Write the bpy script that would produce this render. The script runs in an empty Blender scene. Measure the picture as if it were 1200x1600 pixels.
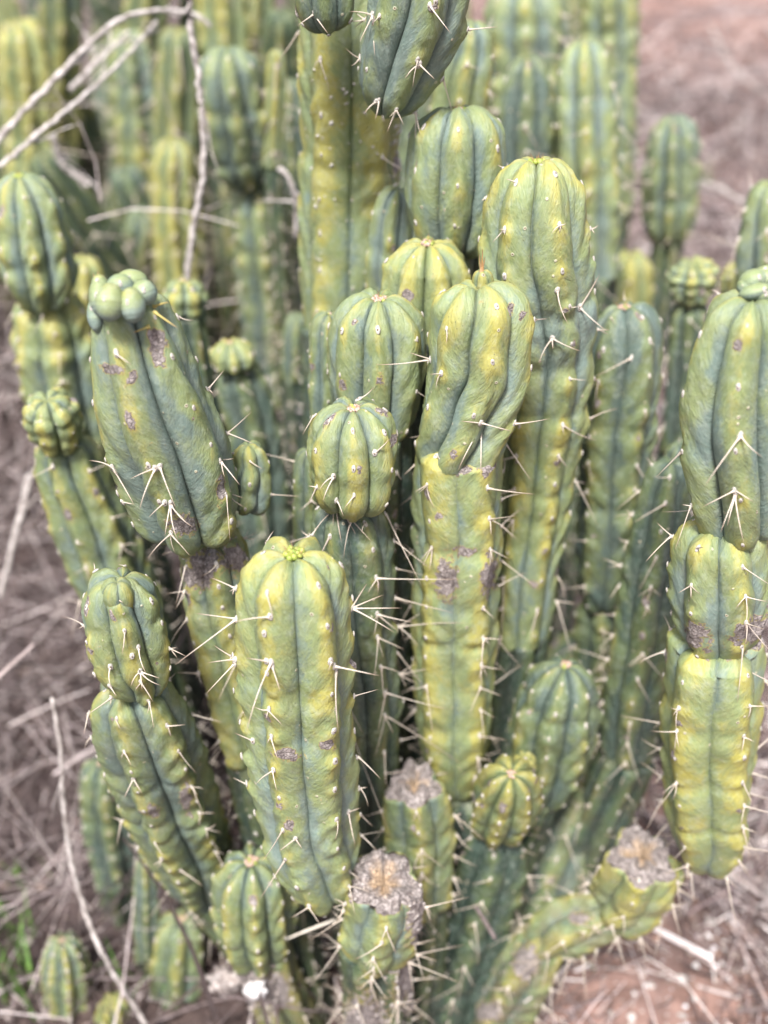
import bpy, math, random
import numpy as np
from mathutils import Vector, Matrix, noise as mnoise
R_ = math.radians
SC = bpy.context.scene
COL = SC.collection
rng = np.random.default_rng(7)
random.seed(7)

# ------------------------------------------------------------------ camera, sky, sun, exposure
CAM_H = 1.55
PITCH = R_(35.0)
FPX = 1716.0                                   # focal length in pixels of the 1200 x 1600 frame
cd = bpy.data.cameras.new('camera'); cam = bpy.data.objects.new('camera', cd); COL.objects.link(cam)
cam.location = (0, 0, CAM_H); cam.rotation_euler = (math.pi/2 - PITCH, 0, 0)
cd.sensor_fit = 'HORIZONTAL'; cd.sensor_width = 36.0; cd.lens = FPX/1200*36.0
cd.clip_start = 0.02; cd.clip_end = 500
cd.dof.use_dof = True; cd.dof.focus_distance = 1.01; cd.dof.aperture_fstop = 2.9
SC.camera = cam
SUN_EL, SUN_AZ = R_(60), R_(196)               # high, a little behind the photographer
w = bpy.data.worlds.new('World'); SC.world = w; w.use_nodes = True
nt = w.node_tree; nt.nodes.clear()
sky = nt.nodes.new('ShaderNodeTexSky'); sky.sky_type = 'NISHITA'; sky.sun_disc = False
sky.sun_elevation = SUN_EL; sky.sun_rotation = SUN_AZ; sky.dust_density = 4.0; sky.air_density = 0.7; sky.ozone_density = 0.6
bg = nt.nodes.new('ShaderNodeBackground'); bg.inputs['Strength'].default_value = 0.05
hs = nt.nodes.new('ShaderNodeHueSaturation'); hs.inputs['Saturation'].default_value = 0.85
ow = nt.nodes.new('ShaderNodeOutputWorld')
nt.links.new(sky.outputs[0], hs.inputs['Color']); nt.links.new(hs.outputs[0], bg.inputs[0]); nt.links.new(bg.outputs[0], ow.inputs[0])
sd = bpy.data.lights.new('sun', 'SUN'); sd.energy = 1.5; sd.angle = R_(11); sd.color = (1, .985, .965)
sun = bpy.data.objects.new('sun', sd); COL.objects.link(sun)
sdir = Vector((math.sin(SUN_AZ)*math.cos(SUN_EL), math.cos(SUN_AZ)*math.cos(SUN_EL), math.sin(SUN_EL)))
sun.rotation_euler = (-sdir).to_track_quat('-Z', 'Y').to_euler()
SC.view_settings.view_transform = 'Standard'; SC.view_settings.look = 'None'
SC.view_settings.gamma = 1.0; SC.view_settings.exposure = 2.32
SC.view_settings.use_curve_mapping = False

# ------------------------------------------------------------------ places seen along the lens
CP, SP = math.cos(PITCH), math.sin(PITCH)
def at(px, py, Y):
    """the point at horizontal distance Y that the photograph shows at (px, py)"""
    xc, yc = (px-600)/FPX, (py-800)/FPX
    z = Y/(CP - yc*SP)
    return np.array([xc*z, Y, CAM_H - z*(SP + yc*CP)]), z
def ground_at(px, py, h=0.0):
    xc, yc = (px-600)/FPX, (py-800)/FPX
    z = (CAM_H-h)/(SP + yc*CP)
    return np.array([xc*z, z*(CP-yc*SP), h])
def project(P):
    P = np.atleast_2d(P); d = P - np.array([0, 0, CAM_H])
    z = d[:, 1]*CP - d[:, 2]*SP
    up = d[:, 1]*SP + d[:, 2]*CP
    return 600 + FPX*d[:, 0]/z, 800 - FPX*up/z

# ------------------------------------------------------------------ object helpers
def tag(o, label=None, cat=None, group=None, kind=None):
    if label: o['label'] = label
    if cat: o['category'] = cat
    if group: o['group'] = group
    if kind: o['kind'] = kind
    return o
def empty(name, loc=(0, 0, 0)):
    o = bpy.data.objects.new(name, None); COL.objects.link(o); o.location = loc; o.empty_display_size = .05
    return o
def link(name, me, parent=None):
    o = bpy.data.objects.new(name, me); COL.objects.link(o)
    if parent is not None: o.parent = parent
    return o
def mesh_np(name, V, quads=None, tris=None, mats=(), smooth=True, uv=None, attrs=None, colors=None):
    me = bpy.data.meshes.new(name)
    V = np.asarray(V, dtype=np.float32)
    q = np.zeros((0, 4), int) if quads is None else np.asarray(quads)
    t = np.zeros((0, 3), int) if tris is None else np.asarray(tris)
    nl = q.size + t.size
    me.vertices.add(len(V)); me.vertices.foreach_set('co', V.ravel())
    me.loops.add(nl); li = np.concatenate([q.ravel(), t.ravel()]).astype(np.int32)
    me.loops.foreach_set('vertex_index', li)
    me.polygons.add(len(q)+len(t))
    st = np.concatenate([np.arange(len(q))*4, q.size + np.arange(len(t))*3]).astype(np.int32)
    tot = np.concatenate([np.full(len(q), 4), np.full(len(t), 3)]).astype(np.int32)
    me.polygons.foreach_set('loop_start', st); me.polygons.foreach_set('loop_total', tot)
    me.polygons.foreach_set('use_smooth', np.full(len(q)+len(t), smooth))
    for m in mats: me.materials.append(m)
    me.update(calc_edges=True)
    if uv is not None:
        l = me.uv_layers.new(name='UVMap'); l.data.foreach_set('uv', np.asarray(uv, dtype=np.float32).ravel())
    for k, a in (attrs or {}).items():
        at_ = me.attributes.new(k, 'FLOAT', 'POINT'); at_.data.foreach_set('value', np.asarray(a, dtype=np.float32))
    if colors is not None:
        c = me.color_attributes.new('tint', 'FLOAT_COLOR', 'POINT')
        c.data.foreach_set('color', np.asarray(colors, dtype=np.float32).ravel())
    return me

# ------------------------------------------------------------------ materials
class NT:
    def __init__(s, name):
        s.m = bpy.data.materials.new(name); s.m.use_nodes = True; s.t = s.m.node_tree; s.t.nodes.clear()
        s.out = s.n('ShaderNodeOutputMaterial'); s.b = s.n('ShaderNodeBsdfPrincipled')
        s.l(s.b.outputs[0], s.out.inputs[0])
    def n(s, t, **k):
        x = s.t.nodes.new(t)
        for a, b in k.items(): setattr(x, a, b)
        return x
    def l(s, a, b): s.t.links.new(a, b)
    def put(s, sock, v):
        if hasattr(v, 'is_output'): s.l(v, sock)
        else: sock.default_value = v
    def math(s, op, a, b=0.0, c=None, clamp=False):
        x = s.n('ShaderNodeMath', operation=op, use_clamp=clamp)
        s.put(x.inputs[0], a); s.put(x.inputs[1], b)
        if c is not None: s.put(x.inputs[2], c)
        return x.outputs[0]
    def noise(s, vec, scale, detail=3, rough=.55):
        x = s.n('ShaderNodeTexNoise'); s.put(x.inputs['Vector'], vec)
        x.inputs['Scale'].default_value = scale; x.inputs['Detail'].default_value = detail; x.inputs['Roughness'].default_value = rough
        return x.outputs['Fac']
    def vor(s, vec, scale, feature='F1'):
        x = s.n('ShaderNodeTexVoronoi', feature=feature); s.put(x.inputs['Vector'], vec); x.inputs['Scale'].default_value = scale
        return x
    def ss(s, v, a, b):
        x = s.n('ShaderNodeMapRange', interpolation_type='SMOOTHSTEP'); s.put(x.inputs[0], v)
        x.inputs[1].default_value = a; x.inputs[2].default_value = b
        return x.outputs[0]
    def mix(s, f, a, b, mode='MIX'):
        x = s.n('ShaderNodeMix', data_type='RGBA', blend_type=mode)
        s.put(x.inputs[0], f)
        for sock, v in ((x.inputs[6], a), (x.inputs[7], b)):
            if hasattr(v, 'is_output'): s.l(v, sock)
            else: sock.default_value = (*v, 1)
        return x.outputs[2]
    def comb(s, x, y, z=0.0):
        c = s.n('ShaderNodeCombineXYZ')
        for i, v in enumerate((x, y, z)): s.put(c.inputs[i], v)
        return c.outputs[0]

def cactus_material():
    g = NT('cactus_skin')
    uvn = g.n('ShaderNodeUVMap'); uvn.uv_map = 'UVMap'
    sx = g.n('ShaderNodeSeparateXYZ'); g.l(uvn.outputs[0], sx.inputs[0])
    u, v = sx.outputs[0], sx.outputs[1]                      # u across a rib -1..1, v metres along it
    au = g.math('ABSOLUTE', u)
    oi = g.n('ShaderNodeObjectInfo')
    sc = g.n('ShaderNodeSeparateColor'); g.l(oi.outputs['Color'], sc.inputs[0])
    yel, blue, dirt = sc.outputs[0], sc.outputs[1], sc.outputs[2]  # blue darkens all tones: dark skin plus painted shade of gaps and low stems
    rnd = g.math('MULTIPLY', oi.outputs['Random'], 37.0)
    def A(n):
        x = g.n('ShaderNodeAttribute', attribute_name=n); return x.outputs['Fac']
    ay, ac, arib = A('yel'), A('cork'), A('rib')
    tc = g.n('ShaderNodeTexCoord'); ob = tc.outputs['Object']
    # diagonal feathering from the crest down to the groove
    dg = g.math('ADD', g.math('MULTIPLY', v, 1.0), g.math('MULTIPLY', au, .035))
    feather = g.noise(g.comb(g.math('MULTIPLY', dg, 34), g.math('ADD', g.math('MULTIPLY', u, 1.3), arib), rnd), 5.0, 4, .62)
    fine = g.noise(g.comb(g.math('MULTIPLY', dg, 300), g.math('ADD', g.math('MULTIPLY', u, 2.2), arib), rnd), 1.6, 3, .6)
    blot = g.noise(g.comb(g.math('MULTIPLY', v, 16), g.math('ADD', g.math('MULTIPLY', u, .8), arib), rnd), 1.6, 4, .6)
    n3 = g.noise(ob, 34, 5, .6)
    n4 = g.noise(ob, 420, 4, .65)
    mott = g.noise(ob, 130, 4, .6)
    # yellowness
    soft = g.noise(g.comb(g.math('MULTIPLY', v, 24), g.math('ADD', g.math('MULTIPLY', u, 1.1), arib), rnd), 1.0, 2, .5)
    y = g.math('ADD', ay, g.math('MULTIPLY', g.math('SUBTRACT', blot, .5), 1.1))
    y = g.math('ADD', y, g.math('MULTIPLY', g.math('SUBTRACT', soft, .5), .8))
    y = g.math('ADD', y, g.math('MULTIPLY', g.math('SUBTRACT', n3, .5), .45))
    y = g.math('ADD', y, g.math('MULTIPLY', g.math('SUBTRACT', feather, .5), .45))
    y = g.math('ADD', y, g.math('MULTIPLY', g.math('SUBTRACT', yel, .5), .8))
    blend = g.ss(g.math('ADD', g.math('MULTIPLY', blot, .6), g.math('MULTIPLY', feather, .4)), .35, .75)
    teal = g.mix(blend, (.165, .228, .200), (.255, .315, .280))
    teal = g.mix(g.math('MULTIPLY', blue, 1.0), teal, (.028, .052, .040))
    green = g.mix(feather, (.180, .235, .085), (.28, .325, .155))
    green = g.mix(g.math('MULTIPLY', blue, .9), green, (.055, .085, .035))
    yellow = g.mix(n3, (.41, .34, .045), (.35, .345, .10))
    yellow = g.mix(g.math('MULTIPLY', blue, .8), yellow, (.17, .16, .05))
    c = g.mix(g.ss(y, .12, .60), teal, green)
    c = g.mix(g.math('MULTIPLY', g.ss(y, .60, 1.12), .86), c, yellow)
    # waxy bloom
    c = g.mix(g.math('MULTIPLY', g.ss(g.math('ADD', mott, g.math('MULTIPLY', soft, .3)), .60, .95), .32), c, (.38, .43, .38))
    c = g.mix(g.math('MULTIPLY', g.ss(fine, .45, .8), .16), c, (.42, .48, .36))
    c = g.mix(g.math('MULTIPLY', g.ss(fine, .52, .2), .20), c, (.10, .15, .08))
    c = g.mix(g.math('MULTIPLY', g.ss(mott, .42, .2), .30), c, (.16, .17, .05))
    # specks and pits
    vo = g.vor(ob, 260); sp_ = g.math('MULTIPLY', g.ss(vo.outputs['Distance'], .20, .10), g.ss(n3, .50, .62))
    c = g.mix(g.math('MULTIPLY', sp_, .75), c, (.09, .10, .05))
    vo2 = g.vor(ob, 75); pick = g.math('GREATER_THAN', vo2.outputs['Color'], .70)
    pit = g.math('MULTIPLY', g.ss(vo2.outputs['Distance'], .16, .10), pick)
    pitc = g.math('MULTIPLY', g.ss(vo2.outputs['Distance'], .08, .04), pick)
    c = g.mix(pit, c, (.50, .47, .34)); c = g.mix(pitc, c, (.16, .11, .06))
    # dust and general wear low down, its tint darkened along with the painted shade
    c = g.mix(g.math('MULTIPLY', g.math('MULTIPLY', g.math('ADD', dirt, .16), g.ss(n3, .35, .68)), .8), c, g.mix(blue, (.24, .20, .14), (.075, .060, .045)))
    # cork scars
    k = g.math('ADD', ac, g.math('MULTIPLY', g.math('SUBTRACT', n3, .5), 1.0))
    k = g.math('ADD', k, g.math('MULTIPLY', g.math('SUBTRACT', mott, .5), 1.5))
    rim = g.ss(k, .38, .50); km = g.ss(k, .50, .56)
    c = g.mix(g.math('MULTIPLY', rim, .8), c, (.34, .27, .10))
    ck = g.noise(ob, 170, 6, .7)
    wob_ = g.n('ShaderNodeVectorMath', operation='ADD'); g.l(ob, wob_.inputs[0]); g.l(g.comb(g.math('MULTIPLY', n3, .02), g.math('MULTIPLY', mott, .012), 0.0), wob_.inputs[1])
    crack = g.vor(wob_.outputs[0], 230, 'DISTANCE_TO_EDGE').outputs['Distance']
    cork = g.mix(g.ss(ck, .3, .7), (.15, .12, .11), (.44, .39, .37))
    cork = g.mix(g.ss(g.math('ADD', ac, g.math('MULTIPLY', n3, .5)), 1.62, 1.80), cork, g.mix(ck, (.34, .22, .13), (.60, .46, .32)))
    cork = g.mix(g.math('MULTIPLY', g.ss(crack, .06, .0), .55), cork, (.10, .08, .07))
    c = g.mix(km, c, cork)
    g.l(c, g.b.inputs['Base Color'])
    g.l(g.math('ADD', g.math('MULTIPLY', km, .4), g.math('ADD', .44, g.math('MULTIPLY', mott, .22))), g.b.inputs['Roughness'])
    g.b.inputs['Specular IOR Level'].default_value = .42
    g.b.inputs['Subsurface Weight'].default_value = 0.0
    hgt = g.math('ADD', g.math('MULTIPLY', fine, .35), g.math('MULTIPLY', feather, 1.2))
    hgt = g.math('ADD', hgt, g.math('MULTIPLY', n4, .22)); hgt = g.math('ADD', hgt, g.math('MULTIPLY', mott, .3))
    hgt = g.math('SUBTRACT', hgt, g.math('MULTIPLY', pitc, .8)); hgt = g.math('ADD', hgt, g.math('MULTIPLY', pit, .5))
    hgt = g.math('ADD', hgt, g.math('MULTIPLY', km, g.math('ADD', .6, g.math('MULTIPLY', g.math('SUBTRACT', ck, g.ss(crack, .12, .0)), 1.6))))
    bp = g.n('ShaderNodeBump'); bp.inputs['Strength'].default_value = .8; bp.inputs['Distance'].default_value = .0016
    g.l(hgt, bp.inputs['Height']); g.l(bp.outputs[0], g.b.inputs['Normal'])
    return g.m

def simple_mat(name, a, b, scale, rough=.7, bump=.3, dist=.001, tint=False, detail=4):
    g = NT(name); tc = g.n('ShaderNodeTexCoord'); ob = tc.outputs['Object']
    n = g.noise(ob, scale, detail, .6); c = g.mix(g.ss(n, .3, .7), a, b)
    if tint:
        t = g.n('ShaderNodeAttribute', attribute_name='tint'); c = g.mix(1.0, c, t.outputs['Color'], 'MULTIPLY')
    g.l(c, g.b.inputs['Base Color']); g.b.inputs['Roughness'].default_value = rough
    bp = g.n('ShaderNodeBump'); bp.inputs['Strength'].default_value = bump; bp.inputs['Distance'].default_value = dist
    g.l(n, bp.inputs['Height']); g.l(bp.outputs[0], g.b.inputs['Normal'])
    return g.m
def spine_material(name, base, tip):
    g = NT(name); uvn = g.n('ShaderNodeUVMap'); uvn.uv_map = 'UVMap'
    sx = g.n('ShaderNodeSeparateXYZ'); g.l(uvn.outputs[0], sx.inputs[0])
    oi = g.n('ShaderNodeObjectInfo')
    n = g.noise(g.comb(g.math('MULTIPLY', sx.outputs[1], 9), oi.outputs['Random'], 0), 2.5, 3)
    c = g.mix(g.math('MULTIPLY', g.ss(sx.outputs[1], .55, 1.0), .9), base, tip)
    c = g.mix(g.math('MULTIPLY', g.ss(n, .45, .75), .5), c, tip)
    c = g.mix(g.math('MULTIPLY', oi.outputs['Random'], .35), c, (.42, .33, .25))
    g.l(c, g.b.inputs['Base Color']); g.b.inputs['Roughness'].default_value = .55
    return g.m

M_SKIN = cactus_material()
M_SPINE = spine_material('grey_spine', (.52, .46, .39), (.24, .15, .10))
M_SPINE_NEW = spine_material('young_spine', (.50, .42, .08), (.22, .11, .03))
M_SPINE_BROWN = spine_material('brown_spine', (.40, .22, .08), (.10, .035, .02))
M_WOOL = simple_mat('areole_wool', (.30, .26, .22), (.70, .67, .62), 900, .95, .8, .0006)
M_WOOLDK = simple_mat('areole_core', (.08, .06, .05), (.22, .16, .12), 900, .9, .8, .0006)
M_TUFT = simple_mat('crown_wool', (.26, .15, .11), (.62, .48, .40), 700, .95, .9, .0008)
M_CORK = simple_mat('cork', (.17, .13, .115), (.50, .45, .42), 160, .95, 1.0, .002, detail=7)
M_CORKIN = simple_mat('split_cork_heart', (.30, .19, .10), (.60, .44, .28), 120, .95, 1.0, .002, detail=6)
M_STRAW = simple_mat('dry_straw', (.62, .56, .50), (1, .95, .90), 60, .8, .3, .001, tint=True)
M_TWIG = simple_mat('dead_twig_bark', (.20, .17, .155), (.58, .53, .50), 70, .85, .6, .001)
M_GRASS = simple_mat('green_blade', (.06, .14, .03), (.16, .27, .06), 30, .6, .2)
M_STONE = simple_mat('pale_chip', (.6, .6, .6), (1, 1, 1), 120, .8, .5, .001, tint=True)
M_STRAWCOL = simple_mat('pale_thorn', (.50, .44, .36), (.72, .67, .58), 120, .7, .3)
M_BLEACH = simple_mat('bleached_skin', (.38, .35, .33), (.72, .70, .70), 90, .9, .8, .002)

# ------------------------------------------------------------------ shared little meshes
def spine_mesh(name, mat, bend, thick=.014, seed=0, n=5, rows=7):
    """unit long thorn along +Z with a swollen foot"""
    V, uv = [], []
    for i in range(rows+1):
        t = i/rows; r = thick*(1-t)**.6*(1+1.2*math.exp(-t*22)) + .0012
        off = bend*(t*t); o2 = bend*.4*math.sin(t*3+seed)
        for j in range(n):
            a = 2*math.pi*j/n; V.append((off + r*math.cos(a), o2*.3 + r*math.sin(a), t))
    q = [(i*n+j, i*n+(j+1) % n, (i+1)*n+(j+1) % n, (i+1)*n+j) for i in range(rows) for j in range(n)]
    uvs = [((k % n)/n, (k//n)/rows) for f in q for k in f]
    return mesh_np(name, V, q, None, [mat], True, uvs)
SPINES = [spine_mesh('spine_shape', M_SPINE, b, .017, i) for i, b in enumerate((0, .05, .11, .17, .03))]
SPINES_BR = [spine_mesh('spine_shape', M_SPINE_BROWN, b, .03, i) for i, b in enumerate((0, .06))]
SPINES_YG = [spine_mesh('spine_shape', M_SPINE_NEW, b, .045, i) for i, b in enumerate((0, .08))]
def lump_verts(nu, nv, rx, ry, rz, amp, seed, f=2.0):
    r = np.random.default_rng(seed); ph = r.uniform(0, 6.28, 6)
    V = []
    for i in range(nv+1):
        p = math.pi*i/nv
        for j in range(nu):
            a = 2*math.pi*j/nu
            k = 1 + amp*(math.sin(f*a+ph[0])*math.sin(p*2+ph[1]) + .6*math.sin(2*f*a+ph[2]+p*3) + .4*math.sin(3*f*a+ph[3])*math.sin(5*p+ph[4]))
            V.append((rx*k*math.sin(p)*math.cos(a), ry*k*math.sin(p)*math.sin(a), rz*k*math.cos(p)))
    q = [(i*nu+j, (i+1)*nu+j, (i+1)*nu+(j+1) % nu, i*nu+(j+1) % nu) for i in range(nv) for j in range(nu)]
    return V, q
def areole_mesh(seed):
    V, q = lump_verts(9, 6, 1, 1.25, .6, .13, seed)
    V2, q2 = lump_verts(6, 4, .42, .45, .35, .2, seed+9)
    r = np.random.default_rng(seed); dx, dy = r.uniform(-.2, .2, 2)
    V2 = [(x+dx, y+dy, z+.42) for x, y, z in V2]
    n = len(V)
    me = mesh_np('areole_shape', V+V2, q+[tuple(k+n for k in f) for f in q2], None, [M_WOOL, M_WOOLDK])
    mi = np.zeros(len(me.polygons), dtype=np.int32); mi[len(q):] = 1; me.polygons.foreach_set('material_index', mi)
    return me
AREOLES = [areole_mesh(s) for s in range(5)]

def frame(z, up=(0, 0, 1)):
    z = Vector(z).normalized(); x = Vector(up).cross(z)
    if x.length < 1e-4: x = Vector((1, 0, 0)).cross(z)
    x.normalize(); y = z.cross(x)
    return Matrix((x, y, z)).transposed()
def put(o, p, m3, s):
    M = m3.to_4x4(); S = Matrix.Diagonal((*s, 1)) if hasattr(s, '__len__') else Matrix.Scale(s, 4)
    o.matrix_local = Matrix.Translation(Vector(p)) @ M @ S

# ------------------------------------------------------------------ the cactus stem
def spline(P, n=160):
    P = np.asarray(P, float)
    if len(P) == 2:
        t = np.linspace(0, 1, n)[:, None]; return P[0]*(1-t)+P[1]*t
    Q = np.vstack([2*P[0]-P[1], P, 2*P[-1]-P[-2]]); out = []
    m = max(4, n//(len(P)-1))
    for i in range(1, len(Q)-2):
        t = np.linspace(0, 1, m, endpoint=(i == len(Q)-3))[:, None]
        a, b, c, d = Q[i-1], Q[i], Q[i+1], Q[i+2]
        out.append(.5*((2*b)+(-a+c)*t+(2*a-5*b+4*c-d)*t*t+(-a+3*b-3*c+d)*t**3))
    return np.vstack(out)
def fnoise(x, seed, oct=3):
    """smooth 1-D noise"""
    r = np.random.default_rng(seed); y = 0; a = 1
    for k in range(oct):
        f = r.uniform(.7, 1.3)*1.9**k; y = y + a*np.sin(x*f + r.uniform(0, 6.28)); a *= .6
    return y/2
SEED = [100]

def stem(owner, pts, N=6, face='valley', depth=.30, sharp=.45, crease=.03, top='dome', bot='round', yel=.5, blue=.2, dirt=0.0,  # blue: darkness of the skin, on dim stems shade put into the colour
         space=.040, hump=.045, tub=0.0, tubspace=None, capk=.95, botk=.8, q=2.3, dimple=.26, twist=0.0, tilt=0.0, res=1.0,
         cork=(), cork_top=0.0, cork_bot=0.0, spines=None, areoles=True, ar=.0030, crown='brown', name='stem_segment', label=None, rings=1.0, scab=.22, wob=.05, fold=.030,
         world=False, seed=None, holes=0, spike=1.0):
    """pts: (px, py, width px, Y) from the top down, or world points (x, y, z, radius) when world"""
    SEED[0] += 1; sd_ = SEED[0] if seed is None else seed
    r = np.random.default_rng(sd_)
    org = np.array(owner.location)
    if world: W = [np.array(p[:3], float) for p in pts]; RR = [p[3] for p in pts]
    else:
        W, RR = [], []
        for p in pts:
            a, z = at(p[0], p[1], p[3]); W.append(a); RR.append(p[2]/2*z/FPX)
    W = W[::-1]; RR = RR[::-1]
    ax = spline(W); seg = np.linalg.norm(np.diff(ax, axis=0), axis=1); S = np.concatenate([[0], np.cumsum(seg)]); L = S[-1]
    cp = [0]; 
    for i in range(1, len(W)):
        cp.append(S[np.argmin(np.linalg.norm(ax-W[i], axis=1))])
    def Rb(s):
        # smooth interpolation of the measured widths
        ss_ = np.linspace(0, L, 200); y = np.interp(ss_, cp, RR)
        k = np.ones(21)/21; y2 = np.convolve(np.pad(y, 10, mode='edge'), k, 'valid')
        return np.interp(s, ss_, y2)
    sharp = min(.85, sharp+.22); crease = crease*.55
    Rt, R0 = Rb(L), Rb(0); Rm = max(RR); nring = int(L/.11*rings+.3); rr_ = [(L*(.22+.62*(k+r.uniform(.15, .85))/max(nring, 1)), r.uniform(.03, .08), r.uniform(.004, .012)) for k in range(nring)]
    ht = min(capk*Rt, .6*L) if top == 'dome' else (.22*Rt if top == 'cut' else 0.0)
    hb = min(botk*R0, .35*L) if bot == 'round' else 0.0
    dl = .0042/res*(1 if Rm > .02 else .5)
    rows_s, rows_f = [], []
    if hb > 0:
        nb = max(6, int(11*res)); a = np.linspace(.06, math.pi/2, nb, endpoint=False)
        rows_s += list(hb*(1-np.cos(a))); rows_f += list(np.sin(a)**(2/2.6))
    body = np.linspace(hb, L-ht, max(4, int((L-ht-hb)/dl)))
    rows_s += list(body); rows_f += [1.0]*len(body)
    if ht > 0:
        na = max(8, int(17*res)) if top == 'dome' else 14
        a = np.linspace(math.pi/2, .045, na+1)[1:]
        fr = np.sin(a)**(2/q); rows_s += list(L-ht + ht*np.cos(a)); rows_f += list(fr)
    rs = np.array(rows_s); rf = np.array(rows_f)
    Rs = Rb(rs)
    for (s0_, am_, wd_) in rr_: Rs = Rs*(1-am_*np.exp(-np.abs((rs-s0_)/wd_)**1.5)+am_*.5*np.exp(-((rs-s0_+.02)/.015)**2))
    prof = Rs*rf
    # sink of the crown
    rsd = rs.copy(); dim = np.zeros_like(rs)
    if top == 'dome' and dimple: dim = dimple*Rt*np.exp(-(prof/(.34*Rt))**2)*(rs > L-ht)
    if top == 'cut': rsd = rs - .45*Rt*np.exp(-(prof/(.55*Rt))**3)*(rs > L-ht-1e-6)
    ds, dr = np.gradient(rsd), np.gradient(prof); ln = np.hypot(ds, dr)+1e-9
    nr, na_ = np.abs(ds)/ln, -dr/ln*np.sign(ds+1e-12)
    if top in ('dome', 'cut'):
        nr = np.clip(nr, 0, 1)
    ell = np.concatenate([[0], np.cumsum(np.hypot(np.diff(rsd), np.diff(prof)))]); LT = ell[-1]
    T = np.stack([np.interp(np.clip(rsd, 0, L), S, ax[:, k]) for k in range(3)], 1)
    over = rsd-np.clip(rsd, 0, L)-dim
    tg = np.gradient(ax, axis=0); tg /= np.linalg.norm(tg, axis=1)[:, None]
    for k in range(6): tg[1:-1] = (tg[:-2]+tg[1:-1]+tg[2:])/3
    t = np.stack([np.interp(np.clip(rsd, 0, L), S, tg[:, k]) for k in range(3)], 1); t /= np.linalg.norm(t, axis=1)[:, None]
    T = T + t*over[:, None]
    mid = ax[len(ax)//2]; c = np.array([0, 0, CAM_H]) - mid
    e1 = c[None]-(t@c)[:, None]*t; e1 /= np.linalg.norm(e1, axis=1)[:, None]
    e2 = np.cross(t, e1)
    m = max(8, int((20 if Rm > .02 else 12)*res)); m += m % 2
    uu = np.linspace(-1, 1, m+1)[:-1]
    uu = np.sign(uu)*(1-(1-np.abs(uu))**1.6)       # a little denser at the groove
    U = np.tile(uu, N); K = np.repeat(np.arange(N), m)
    off = 0.0 if face == 'rib' else (.5 if face == 'valley' else float(face))
    th0 = (K + U/2 + off + tilt)*2*math.pi/N
    ds_top = L-rs
    TH = th0[None] + twist*(rs-L)[:, None] + wob*fnoise(rs*22, sd_)[:, None]*2*math.pi/N
    # uneven ribs
    am = 1 + .035*np.sin(TH+r.uniform(0, 6)) + .03*np.sin(2*TH+r.uniform(0, 6)+rs[:, None]*9) + .02*np.sin(3*TH+r.uniform(0, 6)-rs[:, None]*14)
    au = np.abs(U)[None]
    uw = U[None] + .10*fnoise(rs*30+2, sd_+5)[:, None]*(1-au)
    au2 = np.abs(uw)
    ground = (1-np.sqrt(np.clip(1-np.clip(au2, 0, 1)**2.7, 0, 1)))
    lin = np.clip(au2, 0, 1)**1.15
    g_ = (1-sharp)*ground + sharp*lin
    cr = 1.2*crease*np.exp(-((1-np.clip(au, 0, 1))/.07)**2)
    fade = 1-np.exp(-(prof/Rs)*5.0)
    dsh = 1 + .22*fnoise(rs*16, sd_+3)[:, None]
    D = Rs[:, None]*(depth*g_*dsh + cr)*fade[:, None]
    # areole rows: measured along the skin from the crown
    off_r = r.uniform(-.18, .18, N) + np.where(np.arange(N) % 2, .5, 0)
    dist = LT-ell
    def pos_of(k, rib):   # skin distance of the k-th areole from the crown
        kk = k+1+off_r[rib]
        return space*(kk - .62*(1-math.exp(-kk/1.6))*1.0) if top == 'dome' else space*kk
    halo = np.zeros((len(rs), len(U))); HB = np.zeros_like(halo)
    sites = []
    for b in range(N):
        cols = np.where(K == b)[0]; du = U[cols]
        k = 0
        while k < 60:
            s_k = pos_of(k, b) + r.uniform(-.1, .1)*space; k += 1
            if s_k < (.2*Rt if top == 'dome' else .008): continue
            if s_k > LT-hb*.55-.004: break
            x = (dist-s_k)/space
            wa = r.uniform(.25, 1.35); wh = r.uniform(.1, 1.0)
            HB[:, cols] += wa*(np.exp(-((x-.10)/.20)**2)[:, None]-.55*np.exp(-((x+.16)/.09)**2)[:, None])*np.exp(-(du/.42)**2)[None]
            ad = np.abs(du)[None]; HB[:, cols] -= wa*.55*np.exp(-((x[:, None]+.14-.62*ad)/.075)**2)*np.exp(-(ad/.62)**4)
            HB[:, cols] += wa*.30*np.exp(-((x[:, None]-.03-.62*ad)/.12)**2)*np.exp(-(ad/.62)**4)
            halo[:, cols] += wh*np.exp(-(((dist-s_k)-.004)/.013)**2)[:, None]*np.exp(-(du/.30)**2)[None]
            i = int(np.argmin(np.abs(dist-s_k))); j = cols[np.argmin(np.abs(du))]
            sites.append((i, j, s_k))
    D = D - Rs[:, None]*hump*HB*fade[:, None]
    fp = 2*math.pi*((dist/space)[:, None] - off_r[K][None] - au*1.25 + .15*np.sign(U)[None] + .35*fnoise(rs*19, sd_+4)[:, None])
    fa = .7+.5*np.sin(TH*2+rs[:, None]*31+sd_)
    D = D - Rs[:, None]*fold*fa*(np.sin(fp)+.4*np.sin(2*fp+.6)+.15*np.sin(3*fp))*(au**.7*(1-au)*3.4)*fade[:, None]
    if tub:
        ts = tubspace or space
        ph = (dist/ts)[:, None] + np.where(K % 2, .5, 0)[None] + off_r[K][None]*.3
        fx = np.abs((ph % 1)*2-1)
        D = D + Rs[:, None]*tub*(fx**3)*fade[:, None]
    lim = (.75 if top == 'dome' else .9)*prof[:, None]+1e-6
    D = lim*np.tanh(D/lim)
    rad = prof[:, None]*am
    Nn = e1[:, None]*np.cos(TH)[..., None] + e2[:, None]*np.sin(TH)[..., None]
    ndir = Nn*nr[:, None, None] + t[:, None]*na_[:, None, None]
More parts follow.
